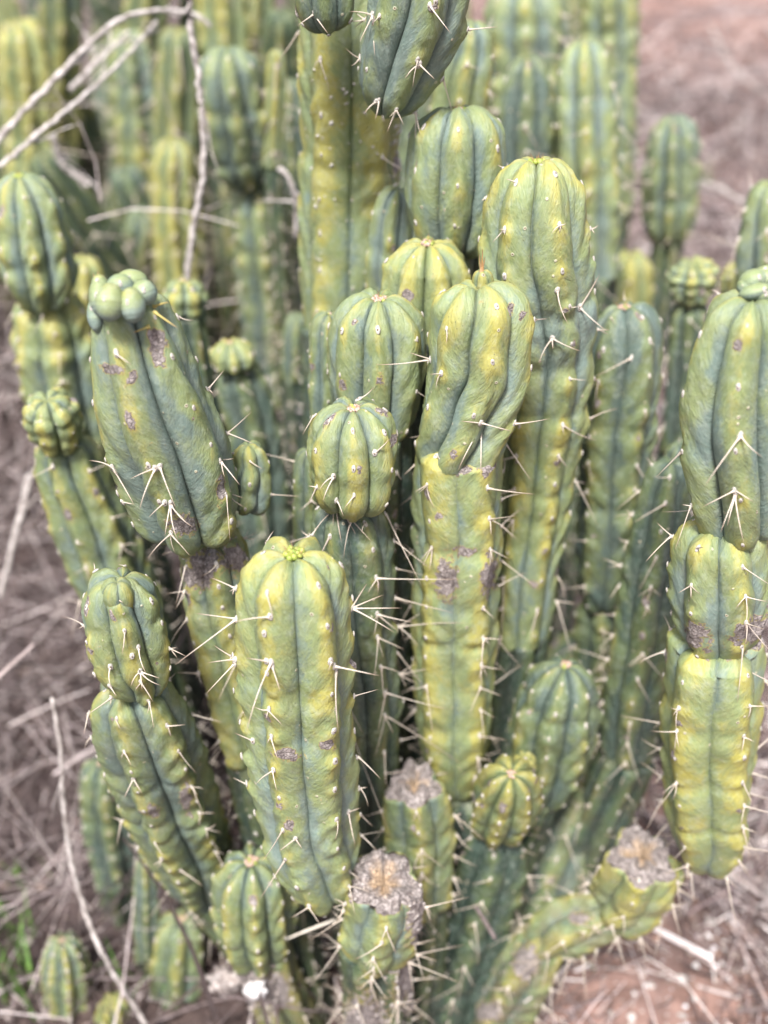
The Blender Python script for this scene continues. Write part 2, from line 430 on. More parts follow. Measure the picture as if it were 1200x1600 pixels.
    P = T[:, None] + Nn*rad[..., None] - ndir*D[..., None]
    # lumpiness of the flesh
    X, Y_, Z = P[..., 0], P[..., 1], P[..., 2]
    ln_ = (np.sin(X*61+sd_)*np.sin(Z*47+sd_*2)+np.sin(Y_*53+Z*31+sd_)*.8+.5*np.sin(X*130+Z*117+sd_)*np.sin(Y_*141+sd_))
    P = P + ndir*(Rs[:, None]*.019*ln_*fade[:, None])[..., None]
    # cork marks
    ck = np.zeros(U.shape[0]*len(rs)).reshape(len(rs), -1)
    flat = P.reshape(-1, 3); px, py = project(flat); px = px.reshape(ck.shape); py = py.reshape(ck.shape)
    front = (ndir@np.array([0, -CP, SP])) > -.05
    jag = (np.sin(px*.21+sd_)*np.cos(py*.17)+.6*np.sin(px*.53+py*.41)+.5*np.sin(px*.9-py*.8))
    for cc in cork:
        cx, cy, rx_, ry_ = cc[:4]; ang = cc[4] if len(cc) > 4 else 0
        dx, dy = px-cx, py-cy; ca, sa = math.cos(ang), math.sin(ang)
        d2 = np.sqrt(((dx*ca+dy*sa)/rx_)**2+((-dx*sa+dy*ca)/ry_)**2) + .10*jag
        ck = np.maximum(ck, np.where(front, np.clip(1.18-d2*.72, 0, 1.0), 0))
    for (i, j, s_k) in sites:
        if r.random() > scab: continue
        rr0 = r.uniform(.0014, .0045); oy = r.uniform(-.012, .016); ox = r.normal(0, .006)
        dc = (TH[i, j]-TH)*Rs[:, None]; dc = (dc+math.pi*Rs[:, None]) % (2*math.pi*Rs[:, None])-math.pi*Rs[:, None]
        dd = np.sqrt(((dist[:, None]-s_k-oy)/(rr0*r.uniform(.8, 1.9)))**2+((dc-ox)/rr0)**2)
        ck = np.maximum(ck, np.clip(1.15-dd*.55, 0, .9))
    if cork_top: ck = np.maximum(ck, np.clip(1.1-(dist/cork_top)[:, None]*.75+.30*np.sin(TH*3+sd_)+.2*np.sin(TH*7), 0, 1))
    if cork_bot: ck = np.maximum(ck, np.clip(1.1-(ell/cork_bot)[:, None]*.75+.30*np.sin(TH*4+sd_)+.2*np.sin(TH*9), 0, 1))
    if top == 'cut':
        ck = np.where((rs > L-ht-.002)[:, None] & np.ones_like(ck, bool), 1.15+.5*np.clip(1-prof/Rt, 0, 1)[:, None]**.7, ck)
        rough = np.array([[mnoise.noise(Vector(p)*70)+.35*mnoise.noise(Vector(p)*150) for p in row] for row in P[-15:]])
        lob = (.5*np.sin(TH[-15:]*2+sd_)+.35*np.sin(TH[-15:]*5+sd_*2))*(prof[-15:, None]/Rt)
        P[-15:] += (t[-15:, None]*((rough*.20+lob*.16)*Rt)[..., None]) + Nn[-15:]*((rough*.10-.10)*Rt)[..., None]
    y = .10 + .62*(1-au2)**.8*1.0 + .42*halo + .24*fnoise(rs*13, sd_+8)[:, None]*(1+.5*np.sin(TH+sd_)) + .10*np.exp(-(dist/(1.5*Rt)))[:, None]
    ny = y.ravel()
    P = P - org
    ns, nc = P.shape[:2]
    V = np.vstack([P.reshape(-1, 3), (T[-1]-org + 0*t[-1])[None], (T[0]-org)[None]])
    if top == 'cut' or top == 'dome': V[-2] = P[-1].mean(0)
    ii, jj = np.meshgrid(np.arange(ns-1), np.arange(nc), indexing='ij'); ii = ii.ravel(); jj = jj.ravel(); j2 = (jj+1) % nc
    Q = np.stack([ii*nc+jj, ii*nc+j2, (ii+1)*nc+j2, (ii+1)*nc+jj], 1)
    ue = U[jj]; un = np.where(U[j2] < -0.999, 1.0, U[j2])
    va, vb = ell[ii], ell[ii+1]
    uvq = np.stack([np.stack([ue, va], 1), np.stack([un, va], 1), np.stack([un, vb], 1), np.stack([ue, vb], 1)], 1).reshape(-1, 2)
    j = np.arange(nc); jn = (j+1) % nc
    Tt = np.stack([(ns-1)*nc+j, (ns-1)*nc+jn, np.full(nc, ns*nc)], 1)
    Tb = np.stack([jn, j, np.full(nc, ns*nc+1)], 1)
    tri = np.vstack([Tt, Tb])
    uvt = np.tile(np.array([[0, LT]]), (3*nc, 1)); uvb = np.tile(np.array([[0, 0.]]), (3*nc, 1))
    rib = np.tile(K*3.7, ns)
    me = mesh_np(name, V, Q, tri, [M_SKIN], True, np.vstack([uvq, uvt, uvb]),
                 {'yel': np.append(ny, [.7, .4]), 'cork': np.append(ck.ravel(), [ck[-1].max(), 0]), 'rib': np.append(rib, [0, 0])})
    o = link(name, me, owner); o.color = (yel, blue, dirt, 1)
    if label: o['label'] = label
    # areoles and spines
    if areoles:
        camp = np.array([0, 0, CAM_H])
        nA = nS = 0
        sites.sort(key=lambda s: -s[2])
        for (i, j, s_k) in sites:
            p = P[i, j]; n = ndir[i, j]; v = camp-(p+org); v /= np.linalg.norm(v)
            if n@v < -.45: continue
            if ck[i, j] > .6 and r.random() < .8: continue
            tt = t[i]
            a = link('areole', AREOLES[r.integers(5)], o)
            sz = ar*r.uniform(.75, 1.2)*(.6 if s_k < space*.7 else 1)*(1 if Rm > .03 else .7)
            put(a, p - n*sz*.05, frame(n, tt), (sz*.72, sz, sz*.6)); nA += 1
            if spines:
                s0, s1, cnt, plong = spines                 # length near the crown, length low down, most per areole, share armed
                f = min(1, s_k/LT); base = (s0*(1-f)+s1*f)*1.6
                if r.random() > plong: continue
                k = r.integers(1, cnt+1) if s_k > space*1.2 else 1
                down = -tt; side = np.cross(n, tt)
                a0 = r.uniform(0, 6.28)
                for q_ in range(int(k)):
                    if nS > 90+int(190*min(1, L/.4)): break
                    ang = a0 + 2*math.pi*q_/k + r.uniform(-.5, .5)
                    d = n*r.uniform(.35, 1.0) + side*math.cos(ang)*.8 + tt*(math.sin(ang)*.7-.45)
                    ln1 = base*r.uniform(.3, 1.3)*(1.5 if q_ == 0 else .7)
                    if ln1 < .006: ln1 = .006
                    sp = link('spine', SPINES[r.integers(5)], o)
                    th_ = .00066/.017*spike*r.uniform(.8, 1.15)
                    M3 = frame(d, n) @ Matrix.Rotation(r.uniform(0, 6.28), 3, 'Z')
                    put(sp, p + n*sz*.3, M3, (th_, th_, ln1)); nS += 1
    if top == 'dome' and crown:
        crown_tuft(o, (T[-1]-org) + t[-1]*(.02*Rt), t[-1], Rt, crown, r)
    o['_x'] = 0; del o['_x']
    return o

def crown_tuft(parent, p, tdir, Rt, style, r):
    """woolly heart of the crown with its tiny buds and bristles"""
    V, F, MI, UV = [], [], [], []
    m3 = frame(tdir); n0 = 11 if Rt > .02 else 3
    def add(vs, qs, mi, M, uv=None):
        b = len(V); V.extend([tuple(M @ Vector(x)) for x in vs]); F.extend([tuple(k+b for k in f) for f in qs]); MI.extend([mi]*len(qs))
        for f in qs:
            for k in f: UV.append((0, vs[k][2] if uv else .5))
    for k in range(n0):
        a = 2.4*k; rr = .052*Rt*math.sqrt(k)*1.15
        vs, qs = lump_verts(7, 5, 1, 1, 1, .15, int(r.integers(999)))
        sz = Rt*r.uniform(.055, .10)
        green = style == 'green' or r.random() < .25
        M = Matrix.Translation(Vector(p)) @ m3.to_4x4() @ Matrix.Translation((rr*math.cos(a), rr*math.sin(a), .02*Rt)) @ Matrix.Scale(sz, 4)
        add(vs, qs, 1 if green else 0, M)
    sm = SPINES_BR[0]
    sv = [v.co[:] for v in sm.vertices]; sf = [tuple(f.vertices) for f in sm.polygons]
    for k in range(16 if Rt > .02 else 5):
        a = r.uniform(0, 6.28); rr = Rt*r.uniform(0, .17)
        d = Vector((math.cos(a)*r.uniform(.1, 1.2), math.sin(a)*r.uniform(.1, 1.2), 1))
        M = Matrix.Translation(Vector(p)) @ m3.to_4x4() @ Matrix.Translation((rr*math.cos(a), rr*math.sin(a), .03*Rt)) @ frame(d, (0, 1, 0)).to_4x4()
        ln_ = Rt*r.uniform(.12, .34); th_ = .010*Rt/.045
        add(sv, sf, 2, M @ Matrix.Diagonal((th_, th_, ln_, 1)), True)
    me = mesh_np('crown_tuft', V, F, None, [M_TUFT, M_BUD, M_SPINE_BROWN], True, UV)
    me.polygons.foreach_set('material_index', np.array(MI, dtype=np.int32))
    link('crown_tuft', me, parent)
M_BUD = simple_mat('green_bud', (.20, .28, .05), (.36, .38, .08), 200, .5, .3)

def px_spines(seg_obj, lst, mat=None, thick=1.0):
    """spines whose foot and tip the photograph shows: (x0, y0, x1, y1[, lift])"""
    me = seg_obj.data; n = len(me.vertices); co = np.empty(n*3, dtype=np.float32); me.vertices.foreach_get('co', co); co = co.reshape(-1, 3)
    nm = np.empty(n*3, dtype=np.float32); me.vertices.foreach_get('normal', nm); nm = nm.reshape(-1, 3)
    org = np.array(seg_obj.parent.location); Wd = co+org
    px, py = project(Wd); camp = np.array([0, 0, CAM_H])
    vd = camp-Wd; vd /= np.linalg.norm(vd, axis=1)[:, None]; fr = np.einsum('ij,ij->i', vd, nm) > -.05
    for s in lst:
        d2 = (px-s[0])**2+(py-s[1])**2+np.where(fr, 0, 1e6); i = int(np.argmin(d2))
        p = Wd[i]; d = p-camp; z = d[1]*CP-d[2]*SP
        lift = s[4] if len(s) > 4 else .012
        xc, yc = (s[2]-600)/FPX, (s[3]-800)/FPX; z1 = z-lift
        tip = np.array([xc*z1, z1*(CP-yc*SP), CAM_H - z1*(SP+yc*CP)])
        v = tip-p; L = float(np.linalg.norm(v))
        sp = link('spine', (mat or SPINES)[random.randrange(len(mat or SPINES))], seg_obj)
        th_ = .00078/.017*thick if mat is None else .0012/.03*thick
        put(sp, co[i], frame(v, nm[i]), (th_, th_, L))
        if mat is None:
            a = link('areole', AREOLES[random.randrange(5)], seg_obj); put(a, co[i], frame(nm[i]), (.0026, .0034, .0026))

def bulbs(owner, lst, yel=.42, blue=.1, name='green_bulb'):
    """smooth swollen knobs: (px, py, width px, height px, Y, lean)"""
    for (px, py, wp, hp, Y, lean) in lst:
        SEED[0] += 1; p, z = at(px, py, Y); V, q = lump_verts(28, 20, 1, 1, 1, .025, SEED[0], 1.0); V = np.array(V)
        k = np.array([wp/2*z/FPX, (wp+hp)/4*z/FPX, hp/2*z/FPX]); rad = np.hypot(V[:, 0], V[:, 1])
        V = V*(1-.10*np.clip(V[:, 2:3], -1, 0)**2)*k
        M = np.array((Matrix.Rotation(math.radians(lean), 3, 'Y') @ Matrix.Rotation(-.5, 3, 'X')))
        W = V@M.T + p - np.array(owner.location)
        uv = [(rad[i]*.5, V[i, 2]) for f in q for i in f]
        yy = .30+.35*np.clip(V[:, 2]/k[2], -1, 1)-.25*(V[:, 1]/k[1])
        me = mesh_np(name, W, q, None, [M_SKIN], True, uv, {'yel': yy, 'cork': np.zeros(len(V)), 'rib': np.full(len(V), float(SEED[0]))})
        o = link(name, me, owner); o.color = (yel, blue, 0, 1)
        n_ = np.array([.15*math.sin(SEED[0]), -.75, .62]); n_ /= np.linalg.norm(n_); i = int(np.argmax(((W-W.mean(0))/k.mean())@n_))
        a_ = link('areole', AREOLES[SEED[0] % 5], o); put(a_, W[i]-n_*.0002, frame(n_), (.0016, .0022, .0014))
def flakes(seg_obj, regs, n, s0, s1, seed, mat=None, name='cork_flakes'):
    """torn bits of old skin and dust clinging to a stem"""
    r = np.random.default_rng(seed); me = seg_obj.data; k = len(me.vertices); co = np.empty(k*3, dtype=np.float32); me.vertices.foreach_get('co', co); co = co.reshape(-1, 3)
    nm = np.empty(k*3, dtype=np.float32); me.vertices.foreach_get('normal', nm); nm = nm.reshape(-1, 3)
    px, py = project(co+np.array(seg_obj.parent.location)); fr = nm@np.array([0, -CP, SP]) > -.2; ids = []
    for (x, y, rx, ry) in regs: ids.append(np.where(fr & (((px-x)/rx)**2+((py-y)/ry)**2 < 1))[0])
    ids = np.concatenate(ids)
    if not len(ids): return
    V, Q = [], []
    for i in r.choice(ids, n):
        vs, qs = lump_verts(6, 4, 1, r.uniform(.4, 1), r.uniform(.25, .6), .28, int(r.integers(9999))); sz = r.uniform(s0, s1)
        M = Matrix.Translation(Vector(co[i])) @ frame(nm[i]+r.normal(0, .35, 3)).to_4x4() @ Matrix.Rotation(r.uniform(0, 6.28), 4, 'Z') @ Matrix.Scale(sz, 4)
        b = len(V); V += [tuple(M @ Vector(v)) for v in vs]; Q += [tuple(j+b for j in f) for f in qs]
    o = link(name, mesh_np(name, V, Q, None, [mat or M_CORK]), seg_obj); o['kind'] = 'stuff'

def plant(label, x, y, Y, group=None, cat='cactus', name='columnar_cactus', drop=True):
    p, _ = at(x, y, Y); e = empty(name, (float(p[0]), float(p[1]), 0.0 if drop else float(p[2])))
    return tag(e, label, cat, group)
def root(owner, x, y, wpx, Y, toward=(.02, .93), k=.25, **kw):
    """carry a stem on down to the soil"""
    p, z = at(x, y, Y); r0 = wpx/2*z/FPX
    b = p.copy(); b[2] = -.03; b[0] += (toward[0]-p[0])*k; b[1] += (toward[1]-p[1])*k
    a = dict(depth=.34, sharp=.5, blue=1.0, yel=.3, dirt=.35, top='open', bot='none', res=.5, spines=(.012, .02, 3, .5), crown=None, space=.035)  # full blue: near-black skin paints the shade down between the stems
    a.update(kw)
    m = p*.5+b*.5
    return stem(owner, [(*p, r0), (*m, r0*1.0), (*b, r0*1.0)], world=True, **a)

# ------------------------------------------------------------------ soil
def build_ground():
    xs = np.concatenate([-np.geomspace(60, 2.2, 14), np.linspace(-2, 2.4, 150), np.geomspace(2.6, 60, 14)])
    ys = np.concatenate([-np.geomspace(40, .6, 8), np.linspace(-.4, 5.0, 180), np.geomspace(5.2, 90, 18)])
    X, Y = np.meshgrid(xs, ys); near = np.exp(-((X/6)**2+((Y-2)/7)**2))
    Z = np.array([[mnoise.fractal(Vector((x*1.7, y*1.7, 0)), .6, 2.1, 5) for x in xs] for y in ys])
    Z = Z*.022*near
    V = np.stack([X, Y, Z], -1).reshape(-1, 3); nx = len(xs)
    i, j = np.meshgrid(np.arange(len(ys)-1), np.arange(nx-1), indexing='ij'); a = (i*nx+j).ravel()
    me = mesh_np('ground', V, np.stack([a, a+1, a+nx+1, a+nx], 1), None, [soil()])
    tag(link('ground', me), kind='structure')
def soil():
    g = NT('red_soil'); tc = g.n('ShaderNodeTexCoord'); ob = tc.outputs['Object']
    n = g.noise(ob, 2.2, 5, .6); n2 = g.noise(ob, 26, 6, .65); n3 = g.noise(ob, 160, 4, .7)
    sx = g.n('ShaderNodeSeparateXYZ'); g.l(ob, sx.inputs[0])
    c = g.mix(g.ss(n2, .3, .7), (.19, .108, .085), (.37, .23, .19))
    humus = g.mix(n3, (.030, .022, .021), (.095, .070, .066))
    left = g.ss(g.math('ADD', sx.outputs[0], g.math('MULTIPLY', g.math('SUBTRACT', n, .5), 1.2)), .25, -.25)
    c = g.mix(g.math('MULTIPLY', left, .85), c, humus)
    c = g.mix(g.math('MULTIPLY', g.ss(n, .48, .60), .7), c, (.10, .072, .070))
    c = g.mix(g.math('MULTIPLY', g.ss(n3, .6, .75), .5), c, (.48, .36, .30))
    g.l(c, g.b.inputs['Base Color']); g.b.inputs['Roughness'].default_value = .95
    bp = g.n('ShaderNodeBump'); bp.inputs['Strength'].default_value = .8; bp.inputs['Distance'].default_value = .020
    g.l(g.math('ADD', n2, g.math('MULTIPLY', n3, .4)), bp.inputs['Height']); g.l(bp.outputs[0], g.b.inputs['Normal'])
    return g.m
build_ground()

BARE = [(.42, 1.0, .17, .12), (.38, 1.33, .15, .13), (2.0, 7.4, 1.6, 1.2), (1.5, 4.6, .5, .4)]
def cleared(P, r):
    """bare red patches keep only a few bits"""
    for (x, y, a, b) in BARE:
        m = (((P[:, 0]-x)/a)**2+((P[:, 1]-y)/b)**2 < r.uniform(.6, 1.3, len(P))) & (r.random(len(P)) < (.95 if y < 2 else .6))
        P[m, 0] += r.choice([-1, 1], m.sum())*a*r.uniform(1.1, 2.2, m.sum())
    return P
def straw_mesh(n, pos, lng, rad, col, zmax, flat, seed, segs=3):
    """many bent dry stalks, each a three sided tube"""
    r = np.random.default_rng(seed)
    P0 = cleared(pos(r, n), r); a = r.uniform(0, 2*math.pi, n); L = lng(r, n)
    el = r.normal(0, flat, n); dirv = np.stack([np.cos(a)*np.cos(el), np.sin(a)*np.cos(el), np.abs(np.sin(el))], 1)
    bend = r.normal(0, .28, (n, 3)); bend[:, 2] *= .5
    z0 = .003 + np.abs(r.normal(0, 1, n))*zmax
    rad_ = rad(r, n); V = np.zeros((n, segs+1, 3, 3))
    side = np.cross(dirv, np.tile([0, 0, 1.], (n, 1))); side /= np.linalg.norm(side, axis=1)[:, None]; up = np.cross(side, dirv)
    for k in range(segs+1):
        t = k/segs; c = P0 + dirv*(L*(t-.5))[:, None] + bend*(L*(t*(1-t)))[:, None]*1.2; c[:, 2] += z0
        rr = rad_*(1-.5*t)
        for q_ in range(3):
            an = q_*2.094
            V[:, k, q_] = c + side*(rr*math.cos(an))[:, None] + up*(rr*math.sin(an))[:, None]
    base = (np.arange(n)*(segs+1)*3)[:, None, None]
    qd = []
    for k in range(segs):
        for q_ in range(3):
            qd.append([k*3+q_, k*3+(q_+1) % 3, (k+1)*3+(q_+1) % 3, (k+1)*3+q_])
    Q = (base + np.array(qd)[None]).reshape(-1, 4)
    pal = np.array(col); ci = r.integers(0, len(pal), n); cc = pal[ci]*r.uniform(.7, 1.15, (n, 1))
    C = np.repeat(np.hstack([cc, np.ones((n, 1))]), (segs+1)*3, 0)
    return V.reshape(-1, 3), Q, C
def ground_field(x0, x1, y0, y1):
    return lambda r, n: np.stack([r.uniform(x0, x1, n), y0+(y1-y0)*r.uniform(0, 1, n)**1.4, np.zeros(n)], 1)
def stuff_mesh(name, parts, mats, label=None):
    off = 0; VV, QQ, CC = [], [], []
    for V, Q, C in parts: VV.append(V); QQ.append(Q+off); CC.append(C); off += len(V)
    me = mesh_np(name, np.vstack(VV), np.vstack(QQ), None, mats, False, colors=np.vstack(CC))
    o = link(name, me); tag(o, label, name.replace('_', ' '), kind='stuff'); return o
PALE = [(.74, .69, .71), (.50, .43, .44), (.26, .20, .21), (.90, .87, .90), (.16, .12, .12), (.44, .39, .43), (.28, .20, .19), (.11, .08, .08)]
DARK = [(.10, .072, .07), (.17, .132, .135), (.05, .036, .036), (.52, .47, .49), (.12, .095, .10), (.07, .05, .05), (.26, .22, .235), (.08, .06, .062)]
ln = lambda a, b: (lambda r, n: r.uniform(a, b, n)**1)
rd = lambda a, b: (lambda r, n: a+(b-a)*r.uniform(0, 1, n)**2.5)
def clump(cx, cy, sx, sy):
    return lambda r, n: np.stack([r.normal(cx, sx, n), r.normal(cy, sy, n), np.zeros(n)], 1)
stuff_mesh('dry_straw', [
    straw_mesh(11000, ground_field(-2.2, .3, .55, 5.0), ln(.02, .16), rd(.0008, .0040), DARK, .020, .25, 1),
    straw_mesh(15000, ground_field(.1, 3.6, .9, 8.5), ln(.03, .18), rd(.001, .0045), PALE, .014, .2, 2),
    straw_mesh(3600, clump(.95, 2.4, .5, .8), ln(.06, .30), rd(.001, .004), PALE, .05, .35, 3),
    straw_mesh(5000, clump(1.3, 3.6, .6, 1.0), ln(.08, .40), rd(.0015, .0055), PALE+DARK[:3], .09, .45, 13),
    straw_mesh(5000, clump(1.6, 4.6, .9, 1.6), ln(.08, .5), rd(.002, .007), PALE+DARK, .14, .6, 15),
    straw_mesh(2500, clump(.95, 1.9, .35, .5), ln(.04, .2), rd(.001, .004), [(.85, .82, .84), (.70, .64, .64)]+DARK[:3], .02, .3, 16),
    straw_mesh(900, clump(.62, 1.25, .25, .3), ln(.05, .16), rd(.001, .003), DARK+PALE[:2], .02, .3, 14),
    straw_mesh(2600, clump(.62, 1.25, .24, .28), ln(.008, .05), rd(.001, .0035), PALE, .008, .15, 4),
    straw_mesh(3000, clump(-.7, 1.7, .45, .6), ln(.10, .40), rd(.001, .003), DARK+PALE[:1], .10, .45, 5),
    straw_mesh(2600, clump(-1.3, 3.3, .7, .8), ln(.15, .55), rd(.0015, .004), DARK+PALE[:2], .22, .55, 6),
    straw_mesh(1500, clump(-.75, 2.4, .5, .5), ln(.05, .28), rd(.001, .0035), DARK[:4]+PALE[:2], .38, .9, 21),
    straw_mesh(500, clump(-.15, 1.75, .22, .2), ln(.03, .16), rd(.0008, .0025), PALE, .30, 1.0, 22),
    straw_mesh(700, clump(.1, 1.15, .35, .2), ln(.03, .14), rd(.0008, .002), DARK+PALE[:2], .12, 1.0, 23),
    straw_mesh(900, clump(.1, 1.9, .6, .4), ln(.08, .35), rd(.001, .0035), DARK+PALE[:2], .12, .6, 8),
], [M_STRAW], 'dry grey straw and broken stalks littering the soil')
def chips(n, pos, s0, s1, pal, seed, z=.002):
    r = np.random.default_rng(seed); P = pos(r, n); P[:, 2] += z
    base = np.array([(-1, -1, 0), (1, -.8, 0), (.9, 1, 0), (-.8, .9, 0), (-.6, -.5, .6), (.6, -.6, .5), (.5, .6, .7), (-.5, .5, .5)], float)
    a = r.uniform(0, 6.28, n); s = s0+(s1-s0)*r.uniform(0, 1, n)**3
    V = base[None]*(1+.35*r.normal(0, 1, (n, 8, 1)).clip(-1, 1))*np.stack([s, s*r.uniform(.4, 1, n), s*r.uniform(.3, .9, n)], 1)[:, None]
    ca, sa = np.cos(a)[:, None], np.sin(a)[:, None]; x = V[..., 0]*ca-V[..., 1]*sa; y = V[..., 0]*sa+V[..., 1]*ca
    V = np.stack([x, y, V[..., 2]], -1)+P[:, None]
    f = np.array([(4, 5, 6, 7), (0, 1, 5, 4), (1, 2, 6, 5), (2, 3, 7, 6), (3, 0, 4, 7)])
    Q = (np.arange(n)[:, None, None]*8+f[None]).reshape(-1, 4)
    pal = np.array(pal); cc = pal[r.integers(0, len(pal), n)]*r.uniform(.7, 1.1, (n, 1)); C = np.repeat(np.hstack([cc, np.ones((n, 1))]), 8, 0)
    return V.reshape(-1, 3), Q, C
SC_ = [(.62, .56, .52), (.45, .36, .31), (.80, .76, .74), (.35, .22, .17), (.30, .24, .21)]
stuff_mesh('gravel', [chips(7000, ground_field(-1.8, 2.6, .6, 4.5), .0015, .009, SC_, 11), chips(5000, ground_field(-1.6, .2, .6, 3.5), .003, .014, [(.14, .09, .075), (.24, .17, .14), (.07, .05, .045), (.36, .30, .28)], 17, .006), chips(3600, clump(.7, 1.3, .3, .3), .002, .009, SC_, 12), chips(2500, clump(1.1, 2.7, .5, .9), .003, .012, [(.85, .82, .84), (.6, .55, .55), (.25, .18, .17)], 13, .02), chips(1800, clump(.75, 1.35, .3, .35), .001, .0035, [(.85, .83, .85)], 14)],
           [M_STONE], 'small pale stones and chips scattered over the soil')

# ------------------------------------------------------------------ the cactus columns in front
SPN = (.012, .040, 4, .75)
# narrow ribbed column in the very front
A_ = plant('foremost yellow green column with a tiny green bud on its crown, beside a broken stump', 560, 1395, .76)
a1 = stem(A_, [(458, 852, 150, .745), (460, 930, 182, .745), (463, 1000, 190, .745), (468, 1100, 178, .747), (476, 1200, 164, .748), (487, 1300, 152, .75), (504, 1365, 122, .752), (518, 1400, 74, .756)],
     N=6, face='valley', depth=.34, sharp=.45, yel=.64, blue=.12, space=.044, hump=.05, q=2.5, capk=.85, spines=(.008, .022, 3, .45), crown='green', botk=.9,
     cork=[(450, 1178, 22, 9, .2), (512, 1165, 12, 8), (590, 1365, 14, 14)], ar=.0034, seed=3)
px_spines(a1, [(425, 962, 364, 966), (510, 965, 556, 952), (370, 968, 304, 958), (370, 968, 272, 1040), (366, 1030, 325, 1034), (366, 1035, 320, 1085), (420, 1035, 384, 1028), (424, 1036, 372, 1140, .02),
    (425, 1038, 438, 1080), (522, 1042, 594, 1056), (524, 1046, 526, 1145, .006), (556, 952, 574, 910), (556, 952, 618, 985), (556, 952, 628, 950), (556, 952, 600, 928), (460, 1312, 436, 1330), (460, 1312, 472, 1326), (468, 1366, 440, 1372), (468, 1366, 478, 1378),
    (546, 1270, 565, 1262), (546, 1270, 553, 1320), (546, 1362, 562, 1372), (398, 1160, 366, 1145)])
a2 = stem(A_, [(598, 1372, 118, .732), (600, 1410, 132, .74), (592, 1450, 128, .745), (585, 1492, 100, .76)],
     N=5, face='rib', depth=.26, sharp=.5, yel=.85, top='cut', space=.03, cork_top=.020, spines=(.014, .026, 4, .8), cork=[(655, 1430, 22, 50), (560, 1385, 10, 20)], seed=8, name='broken_stump', label='short stump with a grey corky broken top')
a3 = root(A_, 588, 1480, 118, .765, yel=.55, dirt=.5, spines=(.02, .03, 4, .9), cork=[(640, 1520, 25, 60), (570, 1590, 40, 40)])
flakes(a2, [(655, 1430, 20, 60), (552, 1390, 10, 30)], 150, .001, .0032, 1)
flakes(a3, [(640, 1520, 40, 90), (590, 1590, 60, 30)], 220, .001, .004, 2)
# big leaning column on the left with a cluster of green bulbs
B_ = plant('thick leaning blue green column topped by a cluster of smooth green bulbs', 330, 850, .92)
b1 = stem(B_, [(200, 456, 112, .856), (208, 505, 140, .856), (224, 575, 168, .857), (242, 640, 186, .862), (264, 700, 194, .87), (282, 758, 184, .88), (298, 808, 164, .885), (306, 840, 130, .89)],
     N=6, face='valley', depth=.36, sharp=.3, crease=.10, yel=.50, rings=0, blue=.25, space=.050, hump=.03, q=2.8, capk=.45, spines=(.004, .030, 4, .35), crown=None,
     cork=[(246, 532, 14, 26, -.3), (178, 578, 26, 7, .25), (205, 592, 8, 10, .7), (286, 820, 26, 16), (346, 770, 8, 30)], tilt=.1, seed=12, botk=.7)
px_spines(b1, [(245, 730, 204, 746), (244, 730, 212, 792), (246, 730, 272, 794), (262, 785, 232, 806), (262, 787, 256, 836), (262, 787, 268, 842), (263, 787, 280, 808), (264, 787, 290, 826),
    (344, 718, 372, 724), (345, 719, 350, 738), (345, 719, 374, 756), (352, 770, 380, 778), (352, 770, 376, 798), (178, 728, 145, 716), (178, 728, 182, 750), (178, 732, 210, 790), (184, 790, 210, 788)])
bulbs(B_, [(160, 468, 40, 66, .83, -8), (172, 474, 46, 62, .812, 8), (207, 478, 40, 58, .815, -10), (188, 448, 44, 40, .838, 0), (226, 458, 40, 42, .838, -30), (206, 440, 50, 38, .862, 0), (152, 492, 30, 60, .845, 0), (232, 488, 40, 60, .855, 0), (195, 500, 80, 70, .865, 0)])
px_spines(b1, [(240, 480, 262, 470), (232, 512, 208, 520), (240, 488, 276, 512)], SPINES_YG, .6)
px_spines(b1, [(200, 470, 186, 480), (200, 470, 212, 462)], SPINES_YG, .6)
bulbs(B_, [(156, 446, 26, 34, .835, 0)])
px_spines(b1, [(156, 478, 149, 424, 0), (158, 478, 153, 422, 0), (160, 478, 158, 428, 0), (204, 478, 203, 424, .0)], SPINES_YG, .8)
bb = stem(B_, [(330, 838, 92, .905), (336, 870, 116, .91), (345, 930, 128, .91), (362, 1010, 122, .905), (382, 1100, 112, .90), (402, 1190, 100, .90)],
     N=6, face='rib', depth=.32, sharp=.5, yel=.85, blue=.35, space=.036, spines=(.014, .026, 4, .7), cork=[(318, 890, 26, 34, .4), (366, 872, 18, 24), (340, 842, 24, 12), (290, 900, 14, 16)], dirt=.12, seed=14, capk=.5, crown=None)
root(B_, 400, 1180, 100, .90)
stem(B_, [(388, 690, 40, .925), (392, 735, 72, .925), (388, 775, 76, .925), (380, 800, 50, .925)], N=5, face='rib', depth=.42, sharp=.1, crease=.08, yel=.62, space=.03, tub=.15, tubspace=.03, crown=None, name='side_shoot', seed=33, spines=(.01, .014, 2, .6))
flakes(bb, [(318, 890, 30, 34), (345, 845, 30, 14)], 60, .0007, .002, 3)
